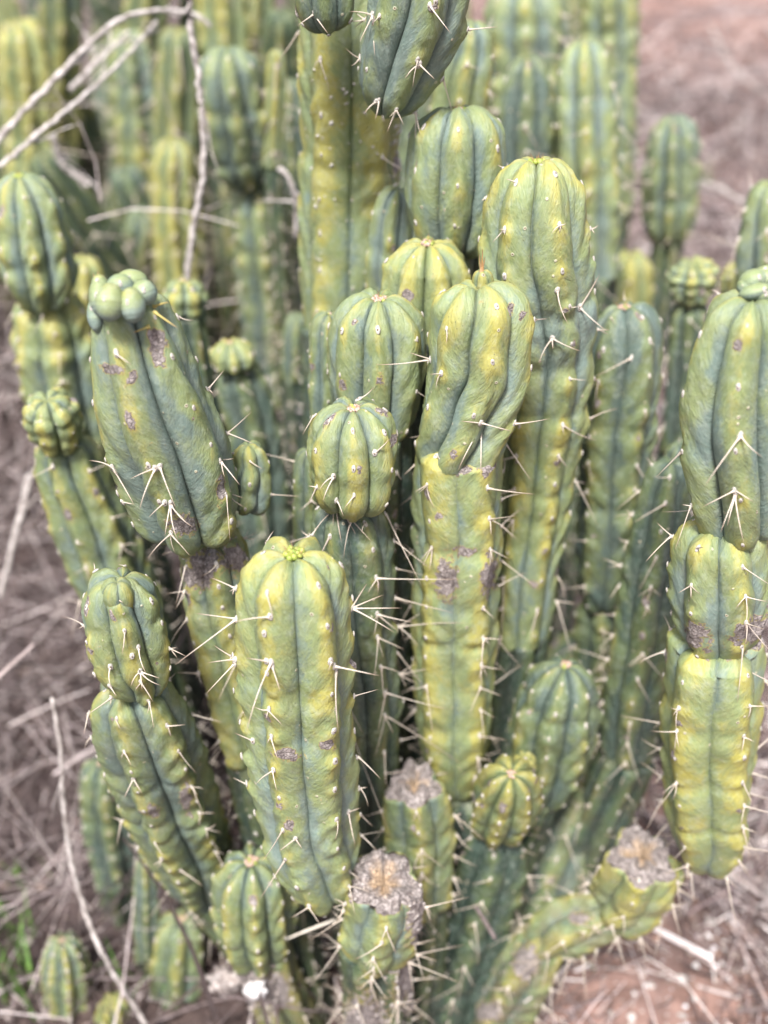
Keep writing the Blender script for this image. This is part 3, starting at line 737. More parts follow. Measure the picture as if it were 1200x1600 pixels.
# column in the middle with folded head
G_ = plant('tallest in-focus middle column with a folded head carrying two tiny spiky buds', 725, 1290, .95)
g1 = stem(G_, [(745, 436, 118, .945), (748, 480, 160, .94), (748, 530, 166, .94), (744, 580, 160, .94), (732, 630, 150, .94), (722, 680, 146, .94), (717, 710, 134, .942), (716, 735, 112, .945)],
     N=6, face='valley', depth=.36, sharp=.15, crease=.09, yel=.70, rings=0, blue=.10, space=.052, hump=.035, q=2.8, capk=.75, twist=4.0, bot='round', botk=.35, spines=(.006, .018, 2, .25), crown=None, wob=.16, seed=41,
     cork=[(798, 482, 8, 12), (820, 492, 12, 5)])
px_spines(g1, [(672, 562, 588, 578), (672, 562, 640, 552), (750, 662, 800, 675), (750, 662, 720, 658), (750, 664, 714, 730, .02), (750, 664, 751, 745, .012)])
g2 = stem(G_, [(718, 684, 146, .945), (716, 760, 152, .945), (715, 830, 148, .945), (712, 900, 144, .945), (710, 980, 140, .945), (708, 1060, 132, .945), (709, 1140, 120, .945), (711, 1200, 96, .947), (714, 1246, 46, .95)],
     N=5, face='valley', depth=.26, sharp=.65, crease=.05, yel=.80, blue=.08, space=.040, hump=.03, top='dome', capk=.3, q=2.6, spines=(.018, .024, 3, .75), crown=None, botk=1.6,
     cork=[(698, 905, 17, 34, .1), (764, 895, 13, 32, .1), (728, 862, 18, 8), (765, 725, 10, 30, .5), (725, 735, 24, 7)], seed=42)
px_spines(g2, [(716, 700, 714, 764), (716, 700, 722, 770), (716, 700, 752, 785), (714, 700, 700, 735)])
g3 = stem(G_, [(752, 420, 30, .955), (754, 445, 38, .955), (752, 470, 30, .95)], N=4, face='rib', depth=.3, yel=.9, crown=None, areoles=False, name='young_shoot', seed=44)
px_spines(g3, [(752, 424, 747, 398), (753, 424, 754, 388), (754, 424, 758, 400)], SPINES_BR, .8)
g4 = stem(G_, [(785, 440, 28, .95), (784, 460, 38, .95), (780, 480, 30, .945)], N=4, face='rib', depth=.3, yel=.95, crown='brown', areoles=False, name='young_shoot', seed=45)
root(G_, 726, 1235, 112, .955, k=.2, blue=.85, yel=.3)
# fat column right of it
H_ = plant('fat pale column with a shaggy pointed crown, right behind the folded middle one', 815, 900, 1.04)
h1 = stem(H_, [(838, 240, 110, 1.045), (838, 290, 150, 1.04), (834, 340, 166, 1.04), (832, 400, 174, 1.04), (838, 450, 172, 1.04), (848, 510, 152, 1.04), (854, 560, 138, 1.042), (850, 630, 130, 1.045), (842, 700, 122, 1.05), (830, 800, 114, 1.05), (818, 900, 106, 1.05), (808, 990, 98, 1.05)],
     N=6, face='valley', depth=.31, sharp=.25, crease=.07, yel=.66, blue=.15, space=.045, q=2.5, capk=1.0, spines=(.002, .03, 3, .45), crown='green', bot='none', seed=51)
px_spines(h1, [(874, 455, 876, 508, .006), (906, 480, 940, 430), (906, 480, 945, 520), (862, 530, 840, 558), (862, 530, 905, 558), (862, 530, 864, 548)])
root(H_, 808, 985, 98, 1.05)
# round headed columns in the middle
I_ = plant('plump blue green dome headed column with brown woolly centre, above the other domes', 716, 400, 1.17)
stem(I_, [(716, 158, 108, 1.17), (716, 200, 148, 1.165), (714, 260, 162, 1.165), (712, 320, 156, 1.165), (710, 365, 130, 1.165), (706, 398, 80, 1.17)],
     N=7, face='rib', depth=.34, sharp=.15, crease=.09, rings=0, yel=.55, blue=.22, space=.058, hump=.02, q=2.6, capk=.9, spines=None, crown='brown', dimple=.3, seed=61, botk=.9)
root(I_, 704, 385, 110, 1.18, k=.1, res=.6)
J_ = plant('low dome headed column tucked under the plump one, yellow green with grey wool centre', 668, 460, 1.09)
stem(J_, [(668, 374, 96, 1.085), (666, 410, 134, 1.085), (664, 460, 144, 1.085), (662, 520, 130, 1.085)], N=7, face='valley', depth=.34, sharp=.15, crease=.09, rings=0, yel=.62, blue=.15, space=.045, q=2.6, capk=.9, crown='brown', dimple=.18, seed=64, bot='none')
root(J_, 662, 510, 130, 1.085, k=.15)
K_ = plant('round headed column left of the folded middle one, with a woolly crown and swollen ribs', 590, 640, 1.0)
stem(K_, [(592, 456, 104, 1.0), (590, 500, 144, 1.0), (588, 550, 154, 1.0), (588, 600, 148, 1.0), (588, 650, 126, 1.0), (588, 690, 100, 1.0)], N=7, face='rib', depth=.34, sharp=.15, crease=.09, rings=0, yel=.6, blue=.2, space=.058, hump=.02, q=2.6, capk=.9, crown='brown', dimple=.3, spines=(.004, .012, 2, .2), seed=66)
root(K_, 588, 670, 110, 1.005, k=.2)
K2 = plant('narrow blue green column peeping out left behind the round headed one', 512, 600, 1.07)
stem(K2, [(515, 486, 40, 1.07), (512, 520, 62, 1.07), (512, 600, 66, 1.07), (515, 680, 60, 1.07)], N=6, face='rib', depth=.3, yel=.4, blue=.35, space=.045, bot='none', seed=68)
root(K2, 515, 670, 60, 1.07)
L_ = plant('squat dome headed column with brown centre, in front of the round headed pair', 545, 850, .90)
l1 = stem(L_, [(552, 628, 96, .895), (552, 665, 140, .895), (553, 710, 154, .895), (554, 750, 142, .895), (552, 782, 100, .90), (550, 800, 66, .90)], N=7, face='rib', depth=.34, sharp=.15, crease=.08, yel=.5, blue=.25, space=.042, hump=.02, q=2.6, capk=.9, crown='brown', dimple=.3, spines=(.004, .02, 3, .35), seed=71)
px_spines(l1, [(522, 745, 500, 755), (522, 745, 502, 778), (524, 783, 508, 790), (524, 783, 516, 816), (525, 783, 540, 800), (526, 785, 580, 850, .02), (526, 785, 556, 835), (525, 785, 530, 848), (586, 705, 612, 688), (560, 625, 580, 612)])
stem(L_, [(542, 780, 100, .91), (545, 830, 130, .91), (550, 880, 132, .91), (556, 960, 122, .91), (565, 1050, 112, .91), (572, 1120, 104, .91)], N=6, face='valley', depth=.32, sharp=.45, yel=.4, blue=.85, space=.04, crown=None, bot='none', spines=(.024, .045, 5, .85), dirt=.15, seed=72, capk=.5)  # high blue puts the shade of the gap into the skin colour
root(L_, 572, 1110, 104, .91)
L2 = plant('dim column standing close behind the squat dome head, at its left edge', 480, 800, 1.0)
stem(L2, [(484, 700, 40, 1.0), (484, 740, 62, 1.0), (490, 850, 70, 1.0), (500, 960, 66, 1.0)], N=6, face='rib', depth=.3, yel=.4, blue=.6, space=.04, bot='none', crown=None, spines=(.015, .025, 3, .6), seed=74)
root(L2, 500, 950, 66, 1.0)
# right hand big column in three joints
N_ = plant('large jointed column at the right edge with a curled green bulb on its crown', 1095, 1380, .84)
n1 = stem(N_, [(1178, 455, 110, .83), (1170, 500, 146, .83), (1160, 570, 172, .83), (1154, 640, 184, .83), (1154, 710, 180, .83), (1156, 770, 162, .83), (1158, 810, 138, .832), (1160, 836, 104, .835)],
     N=6, face='rib', depth=.36, sharp=.3, crease=.10, yel=.48, rings=0, blue=.22, space=.055, hump=.025, q=2.3, capk=.8, spines=(.004, .022, 2, .2), crown=None, seed=81)
px_spines(n1, [(1154, 682, 1100, 756), (1154, 682, 1182, 718), (1148, 768, 1100, 790), (1149, 768, 1178, 786), (1148, 770, 1124, 832), (1149, 770, 1155, 850), (1147, 770, 1135, 822)])
bulbs(N_, [(1176, 438, 44, 34, .842, -30), (1180, 456, 50, 26, .832, -15), (1166, 446, 30, 26, .84, -40), (1200, 436, 44, 34, .845, 10), (1194, 424, 36, 18, .85, -20), (1196, 462, 40, 24, .83, 0)], .5)
stem(N_, [(1130, 812, 110, .825), (1126, 850, 146, .825), (1124, 910, 156, .825), (1124, 960, 142, .826), (1124, 1000, 104, .828), (1124, 1020, 70, .83)],
     N=6, face='valley', depth=.28, sharp=.4, yel=.68, blue=.15, space=.034, hump=.05, capk=.6, crown=None, spines=(.014, .022, 3, .6), cork=[(1178, 985, 40, 18, -.3), (1085, 995, 24, 20)], cork_bot=.012, seed=85)
n3 = stem(N_, [(1122, 990, 140, .825), (1118, 1030, 164, .825), (1112, 1100, 164, .825), (1108, 1180, 156, .825), (1106, 1260, 142, .826), (1108, 1320, 108, .828), (1104, 1358, 56, .83)],
     N=5, face=.55, depth=.30, sharp=.55, yel=.8, blue=.1, space=.038, hump=.035, fold=.010, capk=.4, crown=None, spines=(.016, .02, 3, .8), cork_top=.020, cork=[(1100, 1010, 22, 20, .5), (1165, 1005, 44, 16, -.35)], seed=87, botk=1.3)
# broken stump and the low branch that carries the right column
n5 = stem(N_, [(1006, 1332, 112, .835), (996, 1372, 122, .842), (978, 1412, 110, .85), (950, 1436, 76, .855)],
     N=5, face='rib', depth=.3, sharp=.55, yel=.85, blue=.25, top='cut', space=.036, cork_top=.02, spines=(.014, .026, 4, .9), dirt=.4, bot='round', name='broken_branch', label='low branch ending in a wide corky break', seed=90)
n6 = stem(N_, [(968, 1412, 70, .85), (930, 1428, 98, .86), (880, 1448, 100, .865), (838, 1478, 70, .87)], N=5, face=.3, depth=.3, sharp=.6, yel=.75, blue=.5, space=.03, crown=None, capk=.8, spines=(.014, .026, 4, .9), dirt=.5, cork=[(905, 1435, 20, 10)], seed=92)
n7 = stem(N_, [(868, 1446, 70, .865), (826, 1500, 108, .87), (780, 1570, 116, .88), (736, 1650, 116, .89)], N=5, face='rib', depth=.3, sharp=.6, yel=.7, blue=.6, space=.036, crown=None, bot='none', capk=.8, spines=(.016, .028, 4, .8), dirt=.8, cork=[(820, 1500, 20, 30), (760, 1580, 26, 16)], seed=93)
flakes(n7, [(800, 1540, 60, 70)], 90, .001, .003, 8)
stem(N_, [(1062, 1352, 46, .835), (1030, 1372, 64, .84), (985, 1400, 70, .85)], N=5, depth=.2, yel=.95, space=.03, crown=None, bot='none', name='stem_joint', spines=(.01, .015, 3, .8), seed=91)
# dark column standing mid right
M_ = plant('dark herringbone marked column standing free between the fat and the right edge ones', 930, 1050, 1.17)
m1 = stem(M_, [(976, 472, 78, 1.165), (978, 510, 114, 1.162), (976, 560, 124, 1.16), (970, 620, 120, 1.16), (962, 680, 122, 1.16), (956, 760, 118, 1.16), (952, 850, 112, 1.16), (946, 910, 98, 1.16), (944, 950, 66, 1.165)], N=5, face='valley', depth=.32, sharp=.4, yel=.42, blue=.58, space=.040, q=2.5, crown='brown', fold=.04, rings=.5, spines=(.004, .024, 3, .5), seed=96)
px_spines(m1, [(985, 560, 928, 590), (928, 600, 980, 608)])
stem(M_, [(944, 925, 84, 1.175), (942, 980, 90, 1.175), (938, 1060, 92, 1.175)], N=5, face='rib', depth=.3, sharp=.6, yel=.5, blue=.8, space=.036, crown=None, bot='none', spines=(.016, .02, 3, .8), seed=98)
root(M_, 938, 1050, 92, 1.175)
M2 = plant('shadowed slanting column behind the right edge one, studded with white spines', 975, 1190, 1.02)
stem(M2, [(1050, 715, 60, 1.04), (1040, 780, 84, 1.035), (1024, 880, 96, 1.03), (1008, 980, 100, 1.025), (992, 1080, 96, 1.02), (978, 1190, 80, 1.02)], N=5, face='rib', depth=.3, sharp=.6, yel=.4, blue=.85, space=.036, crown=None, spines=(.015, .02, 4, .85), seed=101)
root(M2, 978, 1180, 90, 1.02, k=.3)
# small heads low in the middle
P1 = plant('leaning oval dark green head with a yellowish woolly crown, low right of the middle column', 845, 1250, .975)
stem(P1, [(884, 1036, 74, .97), (878, 1070, 112, .97), (868, 1120, 134, .97), (856, 1180, 132, .97), (846, 1225, 100, .97), (840, 1250, 60, .972)], N=7, face='rib', depth=.34, sharp=.2, yel=.42, blue=.7, space=.040, q=2.4, crown='brown', dimple=.15, seed=103)
root(P1, 842, 1235, 80, .975, k=.5)
P2 = plant('small yellow crowned head pointing at the camera, below the leaning oval one', 775, 1330, .90)
stem(P2, [(800, 1206, 66, .835), (796, 1226, 98, .85), (788, 1256, 110, .87), (780, 1284, 92, .89), (776, 1300, 64, .90)], N=7, face='rib', depth=.34, sharp=.2, yel=.8, blue=.4, space=.034, q=2.6, crown='brown', dimple=.3, seed=105)
stem(P2, [(816, 1178, 30, .90), (820, 1195, 40, .90), (818, 1215, 36, .90)], N=5, depth=.4, tub=.2, tubspace=.012, yel=1.0, areoles=False, crown=None, name='young_shoot', seed=106)
stem(P2, [(776, 1290, 80, .905), (768, 1350, 108, .905), (748, 1430, 112, .905), (724, 1510, 112, .905), (700, 1600, 112, .905)], N=5, face='rib', depth=.3, sharp=.5, yel=.15, blue=1.0, space=.045, crown=None, bot='none', spines=(.02, .03, 3, .8), seed=107)  # full blue paints this stem as lying in shade
root(P2, 702, 1590, 112, .905)
P3 = plant('yellow cut stump behind and right of the foremost column', 655, 1300, .87)
stem(P3, [(644, 1218, 92, .87), (650, 1260, 112, .87), (655, 1320, 112, .87), (655, 1400, 100, .87)], N=5, face='rib', depth=.28, sharp=.5, yel=.7, blue=.6, space=.034, top='cut', cork_top=.010, spines=(.016, .024, 4, .8), bot='none', name='broken_stump', seed=109)
root(P3, 655, 1390, 100, .87)
P4 = plant('tiny spiky green head glimpsed between the fat and the dark columns', 864, 900, 1.3)
stem(P4, [(866, 850, 36, 1.3), (864, 880, 52, 1.3), (860, 915, 44, 1.3)], N=7, face='rib', depth=.35, yel=.3, blue=.6, space=.02, tub=.1, spines=(.006, .008, 3, .9), res=.8, seed=111)
root(P4, 860, 905, 44, 1.3)
P5 = plant('yellowish prostrate stem on the soil behind the leaning oval head', 900, 1200, 1.16)
stem(P5, [(905, 1000, 60, 1.3), (880, 1020, 70, 1.28), (850, 1060, 80, 1.24), (830, 1120, 80, 1.2)], N=5, depth=.3, yel=.6, blue=.6, space=.04, crown=None, bot='none', res=.7, seed=113)
stem(P5, [(935, 1150, 70, 1.08), (915, 1220, 92, 1.06), (885, 1300, 98, 1.02), (850, 1400, 100, .98), (810, 1500, 100, .95)], N=5, face='rib', depth=.3, yel=.6, blue=.7, dirt=.4, space=.036, crown=None, bot='none', res=.8, spines=(.016, .022, 3, .7), seed=114)
root(P5, 812, 1490, 100, .95)
# left hand group
D_ = plant('leaning two jointed column low at the left with a knobbly green cap', 330, 1400, .8)
d1 = stem(D_, [(192, 894, 76, .79), (190, 930, 118, .79), (196, 975, 136, .79), (208, 1025, 128, .79), (222, 1065, 90, .792), (226, 1084, 60, .795)], N=6, face='rib', depth=.32, sharp=.15, crease=.08, yel=.5, blue=.35, space=.036, hump=.05, tub=.08, tubspace=.05, q=2.4, crown=None, spines=(.004, .016, 3, .4), seed=121)
px_spines(d1, [(218, 1012, 222, 1050), (222, 1050, 205, 1062), (222, 1050, 240, 1075), (222, 1050, 222, 1078), (222, 1050, 250, 1060), (172, 1040, 166, 1070), (172, 1070, 182, 1088)])
stem(D_, [(182, 905, 44, .775), (184, 925, 54, .775), (188, 952, 48, .78)], N=4, depth=.2, sharp=0, yel=.6, areoles=False, crown=None, name='green_bulb', seed=123)
d2 = stem(D_, [(196, 1064, 110, .80), (212, 1110, 146, .805), (232, 1170, 154, .82), (262, 1250, 148, .85), (292, 1320, 132, .88), (314, 1376, 104, .905), (326, 1412, 60, .92)], N=6, face='valley', depth=.34, sharp=.4, crease=.06, yel=.52, blue=.4, space=.038, capk=.6, crown=None, spines=(.012, .018, 3, .45), cork=[(290, 1250, 10, 22), (238, 1268, 10, 12)], dirt=.1, seed=125)
px_spines(d2, [(211, 1216, 194, 1246), (211, 1216, 222, 1240), (282, 1358, 318, 1384), (216, 1324, 200, 1320)])
root(D_, 320, 1392, 84, .915, k=.5)
E_ = plant('mid left column wearing a small tight lumpy ball head', 140, 800, 1.12)
stem(E_, [(72, 618, 74, 1.085), (78, 642, 92, 1.09), (86, 672, 90, 1.10), (92, 698, 64, 1.11)], N=6, face='valley', depth=.42, sharp=-.2, crease=.12, yel=.55, blue=.1, space=.03, tub=.12, tubspace=.022, crown=None, q=2.2, name='lumpy_knob', rings=0, seed=127, ar=.002)
stem(E_, [(98, 680, 90, 1.12), (112, 740, 116, 1.12), (138, 810, 120, 1.12), (168, 890, 116, 1.12), (200, 960, 110, 1.12)], N=6, face='valley', depth=.32, sharp=.4, yel=.5, blue=.45, space=.04, crown=None, bot='none', spines=(.012, .02, 3, .55), seed=128, capk=.6)
root(E_, 196, 950, 110, 1.12)
F_ = plant('two jointed column at the left edge, its upper joint a pale pointed egg', 90, 560, 1.38)
stem(F_, [(28, 268, 62, 1.37), (38, 320, 108, 1.37), (50, 380, 122, 1.37), (62, 440, 110, 1.37), (66, 486, 60, 1.375)], N=7, face='rib', depth=.32, sharp=.25, yel=.6, blue=.15, space=.045, q=2.2, crown='green', seed=131, spines=(.004, .02, 2, .3))
stem(F_, [(78, 462, 112, 1.4), (86, 530, 138, 1.4), (98, 600, 134, 1.4), (118, 690, 120, 1.4)], N=6, face='rib', depth=.32, sharp=.4, yel=.72, blue=.3, space=.04, crown=None, bot='none', spines=(.01, .02, 3, .5), seed=132, capk=.6)
root(F_, 116, 680, 120, 1.4)
F2 = plant('yellow topped column half hidden between the leftmost egg and the bulb topped one', 125, 450, 1.6)
stem(F2, [(128, 398, 50, 1.6), (132, 440, 72, 1.6), (136, 540, 80, 1.6)], N=6, face='rib', depth=.3, yel=.9, blue=.2, crown=None, bot='none', res=.8, seed=133)
root(F2, 136, 530, 80, 1.6)
S1 = plant('small bright green knob just right of the bulb topped column', 285, 500, 1.35)
stem(S1, [(286, 434, 50, 1.35), (288, 465, 76, 1.35), (290, 500, 62, 1.35)], N=5, face='valley', depth=.4, sharp=0, yel=.35, blue=.3, space=.03, tub=.2, tubspace=.025, res=.8, seed=134)
root(S1, 290, 492, 60, 1.35)
S2 = plant('blue curved column behind the bulb topped one, with a pale scalloped cap', 390, 700, 1.35)
stem(S2, [(358, 530, 56, 1.33), (362, 552, 72, 1.33), (366, 580, 70, 1.33)], N=7, face='rib', depth=.35, yel=.5, blue=.1, space=.03, res=.9, seed=136)
stem(S2, [(368, 562, 80, 1.35), (384, 620, 94, 1.35), (400, 700, 96, 1.35), (410, 800, 92, 1.35), (412, 900, 86, 1.35)], N=6, face='rib', depth=.3, yel=.3, blue=.75, space=.045, crown=None, bot='none', res=.8, spines=(.014, .02, 2, .4), seed=137)
root(S2, 412, 890, 86, 1.35)
# lower left
T1 = plant('low barrel shaped head with dark grooves at the bottom left of the stump', 395, 1500, .87)
t1 = stem(T1, [(392, 1338, 92, .82), (395, 1375, 124, .82), (398, 1420, 132, .82), (402, 1465, 116, .825), (406, 1492, 90, .83)], N=8, face='rib', depth=.36, sharp=.25, yel=.55, blue=.5, space=.035, q=2.6, crown='brown', dimple=.3, seed=141)
t1r = root(T1, 404, 1480, 96, .83, yel=.8, blue=.5, dirt=.8, cork=[(370, 1540, 40, 50), (430, 1550, 30, 30)])
flakes(t1r, [(400, 1550, 60, 50)], 160, .0015, .005, 7)
T2 = plant('pale baby cactus in the bottom left corner of the picture', 105, 1570, .80)
stem(T2, [(96, 1466, 44, .93), (102, 1500, 76, .93), (106, 1550, 78, .93), (108, 1590, 56, .93)], N=8, face='rib', depth=.34, yel=.65, blue=.2, space=.02, res=.9, seed=143)
root(T2, 108, 1580, 56, .93, k=0)
T3 = plant('yellow tip poking up at the bottom edge beside the pale baby cactus', 175, 1600, .90)
stem(T3, [(176, 1560, 44, .90), (176, 1600, 64, .90), (176, 1650, 60, .90)], N=6, depth=.3, yel=1.1, res=.8, bot='none', crown=None, seed=144)
T4 = plant('dim blurred column in the litter left of the leaning jointed one', 175, 1330, 1.10)
stem(T4, [(158, 1188, 56, 1.09), (162, 1230, 84, 1.09), (172, 1300, 86, 1.09), (184, 1370, 76, 1.09)], N=6, face='rib', depth=.3, yel=.35, blue=.7, space=.035, res=.8, bot='none', seed=145)
root(T4, 184, 1360, 76, 1.09, k=0)
T5 = plant('thin finger like green stem at the lower left', 228, 1400, .98)
stem(T5, [(226, 1338, 26, .98), (226, 1370, 38, .98), (228, 1430, 40, .98), (230, 1500, 40, .98)], N=5, face='rib', depth=.3, yel=.45, blue=.4, space=.03, res=.8, bot='none', seed=146)
root(T5, 230, 1490, 40, .98, k=0)
T6 = plant('shadowed stub behind the low barrel head', 465, 1330, 1.0)
stem(T6, [(285, 1430, 70, .97), (280, 1480, 90, .96), (276, 1540, 90, .95)], N=6, face='rib', depth=.3, yel=.5, blue=.6, res=.7, bot='none', seed=148)
root(T6, 276, 1530, 90, .95, k=0)
# behind, centre and right
O_ = plant('tall straight column behind the centre, mustard yellow faces speckled white', 550, 400, 1.32)
o1 = stem(O_, [(548, -60, 170, 1.30), (550, 60, 170, 1.30), (550, 180, 164, 1.31), (548, 300, 160, 1.32), (546, 420, 156, 1.32), (544, 520, 150, 1.32)], N=5, face='valley', depth=.24, sharp=.6, crease=.06, yel=.85, blue=.25, space=.05, hump=.02, wob=.0, top='open', bot='none', spines=(.014, .016, 2, .35), crown=None, seed=151, rings=.3, scab=.0, cork=[(622, 250, 8, 30)])
flakes(o1, [(550, 250, 80, 220)], 70, .0012, .0034, 5, M_WOOL, 'pale_specks')
flakes(o1, [(622, 250, 10, 60), (500, 420, 6, 30)], 50, .0012, .0034, 6, M_WOOL, 'pale_specks')
root(O_, 544, 510, 150, 1.32)
o2 = stem(O_, [(672, -120, 150, 1.14), (660, -40, 158, 1.14), (646, 30, 158, 1.145), (628, 90, 140, 1.15), (612, 140, 112, 1.155), (600, 180, 70, 1.16)], N=6, face=.3, depth=.30, sharp=.2, yel=.42, blue=.35, rings=0, space=.05, top='open', crown=None, spines=(.014, .02, 3, .5), name='drooping_arm', seed=153, botk=1.2)
px_spines(o2, [(580, 25, 550, 12), (580, 25, 562, 65), (580, 25, 583, 88), (556, 90, 540, 88), (556, 92, 548, 110), (655, 98, 680, 125), (655, 98, 636, 112), (672, 8, 704, 52), (588, 158, 575, 170), (590, 158, 596, 180)])
o3 = stem(O_, [(500, -120, 100, 1.16), (505, -40, 112, 1.16), (510, 20, 92, 1.165), (514, 48, 54, 1.17)], N=6, face='rib', depth=.3, sharp=.3, yel=.35, blue=.6, space=.05, top='open', crown=None, spines=(.012, .016, 3, .6), name='drooping_arm', seed=155)
px_spines(o3, [(490, 22, 465, 40), (490, 22, 512, 52), (500, 26, 478, 48), (450, 20, 462, 12)])
U1 = plant('slim blue green column partly covered by the plump dome head, at its left', 610, 360, 1.25)
stem(U1, [(622, 290, 50, 1.24), (614, 330, 72, 1.24), (608, 390, 78, 1.24), (606, 450, 74, 1.24)], N=6, face='rib', depth=.32, yel=.42, blue=.25, space=.045, bot='none', crown=None, seed=157)
root(U1, 606, 440, 74, 1.24)
U2 = plant('blurred curved column above the plump dome head', 730, 150, 1.5)
stem(U2, [(738, 28, 54, 1.5), (734, 70, 84, 1.5), (722, 130, 96, 1.5), (716, 200, 92, 1.5)], N=6, face='rib', depth=.34, sharp=.2, yel=.5, blue=.35, space=.045, bot='none', res=.8, crown=None, spines=(.012, .018, 3, .5), seed=158)
root(U2, 716, 190, 92, 1.5)
BACK = [ # label, pts, options
 ('dark blunt column between the two tall ones at the top right', [(824, 84, 50, 1.75), (824, 130, 84, 1.75), (822, 200, 96, 1.75), (822, 260, 90, 1.75)], dict(yel=.35, blue=.7)),
 ('wide pale ridged column running out of the top edge right of centre', [(820, -40, 130, 2.0), (820, 60, 130, 2.0), (822, 160, 126, 2.0), (824, 260, 116, 2.0)], dict(yel=.5, blue=.2, N=7)),
 ('long round tipped column right of the fat one, bluish with pale dots', [(914, 58, 62, 1.75), (914, 110, 96, 1.74), (916, 200, 108, 1.73), (920, 300, 106, 1.72), (922, 430, 96, 1.71)], dict(yel=.45, blue=.2, N=7)),
 ('tall column at the top behind the round tipped one', [(956, -50, 96, 2.3), (952, 60, 98, 2.3), (950, 200, 92, 2.3), (946, 330, 84, 2.3)], dict(yel=.5, blue=.2, N=7)),
 ('lone rounded column standing in front of bare soil at the upper right', [(1052, 178, 50, 2.0), (1052, 220, 82, 2.0), (1048, 290, 92, 2.0), (1046, 350, 84, 2.0), (1044, 385, 50, 2.0)], dict(yel=.45, blue=.45, N=8, bot='round')),
 ('dark stalk topped by a knobbly yellowish bud, right of the dark column', [(1080, 470, 58, 1.5), (1076, 530, 66, 1.5), (1070, 620, 62, 1.5), (1062, 700, 60, 1.5)], dict(yel=.35, blue=.8, N=6)),
 ('green column cut by the right edge of the picture', [(1206, 280, 50, 1.45), (1200, 330, 84, 1.45), (1196, 400, 96, 1.45), (1196, 480, 90, 1.45)], dict(yel=.55, blue=.3, N=6)),
 ('blue headed column upper left with its swollen head overhanging the stalk', [(400, 285, 84, 1.86), (408, 340, 98, 1.86), (416, 430, 98, 1.86), (426, 540, 92, 1.86), (432, 620, 88, 1.86)], dict(yel=.45, blue=.5, N=7)),
 ('slim yellow column upper left, lower of a stacked looking pair', [(268, 214, 46, 2.1), (270, 250, 72, 2.1), (272, 340, 76, 2.1), (280, 450, 74, 2.1)], dict(yel=1.0, blue=.1, N=7)),
 ('slim yellow green column right behind the lower yellow one', [(272, 136, 44, 2.35), (276, 170, 70, 2.35), (282, 300, 76, 2.35), (290, 420, 70, 2.35)], dict(yel=.8, blue=.2, N=7)),
 ('yellow crowned column in the top left corner', [(22, 28, 60, 2.5), (34, 70, 84, 2.5), (44, 180, 84, 2.5), (52, 330, 80, 2.5)], dict(yel=1.0, blue=.2, N=7)),
 ('green column under the crossing pale twigs', [(196, 40, 60, 2.6), (204, 90, 84, 2.6), (216, 200, 84, 2.6), (226, 300, 80, 2.6)], dict(yel=.6, blue=.35, N=7)),
 ('thin yellow green spindle left of the tall mustard column', [(432, 76, 22, 1.8), (432, 110, 34, 1.8), (428, 190, 34, 1.8), (426, 260, 32, 1.8)], dict(yel=.75, blue=.3, N=5)),
 ('dim column between the blue headed and the tall mustard ones', [(450, 120, 40, 2.0), (452, 180, 64, 2.0), (456, 300, 66, 2.0), (460, 420, 64, 2.0), (462, 560, 60, 2.0)], dict(yel=.4, blue=.7, N=6)),
 ('small dim head low between the blue stalk and the tall mustard column', [(466, 488, 34, 1.6), (464, 520, 48, 1.6), (462, 590, 48, 1.6)], dict(yel=.4, blue=.5, N=6)),
 ('top edge column with yellow ribs above the blue headed one', [(340, -60, 90, 2.4), (346, 10, 92, 2.4), (350, 80, 88, 2.4)], dict(yel=.8, blue=.3, N=6)),
 ('yellow stub under the lone rounded column', [(985, 392, 60, 1.95), (984, 430, 74, 1.95), (980, 480, 74, 1.95)], dict(yel=1.05, blue=.3, N=5)),
]
BK = []
for lab, pts, kw in BACK:
    e = plant(lab, pts[-1][0], pts[-1][1], pts[-1][3]); a = dict(N=6, face='rib', depth=.32, sharp=.35, space=.045, bot='none', res=.6, crown=None, spines=(.02, .034, 3, .6), ar=.0034); a.update(kw)
    stem(e, pts, **a); p = pts[-1]; root(e, p[0], p[1]-8, p[2]*.98, p[3], k=.05, yel=kw['yel']*.8, res=.4); BK.append(e)
# heads standing on the stalks just built
stem(BK[7], [(354, 70, 70, 1.80), (358, 110, 100, 1.80), (366, 170, 112, 1.81), (380, 240, 104, 1.83), (392, 290, 66, 1.85)], N=7, face='rib', depth=.34, sharp=.2, yel=.3, blue=.4, space=.045, q=2.6, res=.8, crown=None, name='swollen_head', seed=171, spines=(.006, .012, 1, .2))
stem(BK[5], [(1080, 402, 60, 1.5), (1082, 430, 84, 1.5), (1080, 462, 66, 1.5), (1078, 478, 44, 1.5)], N=7, face='rib', depth=.4, sharp=0, tub=.22, tubspace=.018, yel=.8, blue=.1, res=.9, crown=None, name='knobbly_head', seed=173)
e = plant('small yellowish knob beside the right edge column, cut by its bulb', 1150, 450, 1.6)
stem(e, [(1150, 408, 40, 1.6), (1152, 430, 54, 1.6), (1150, 460, 48, 1.6)], N=7, depth=.4, tub=.2, tubspace=.02, yel=.8, res=.8, crown=None, bot='none', seed=175); root(e, 1150, 452, 44, 1.6)
e = plant('short shadowed column between the two joints at the right edge', 1068, 760, 1.12)
stem(e, [(1062, 690, 34, 1.1), (1062, 710, 44, 1.1), (1056, 760, 60, 1.1), (1048, 850, 70, 1.1)], N=6, depth=.3, yel=.4, blue=.6, bot='none', crown=None, spines=(.01, .016, 3, .6), seed=177); root(e, 1048, 840, 70, 1.1)
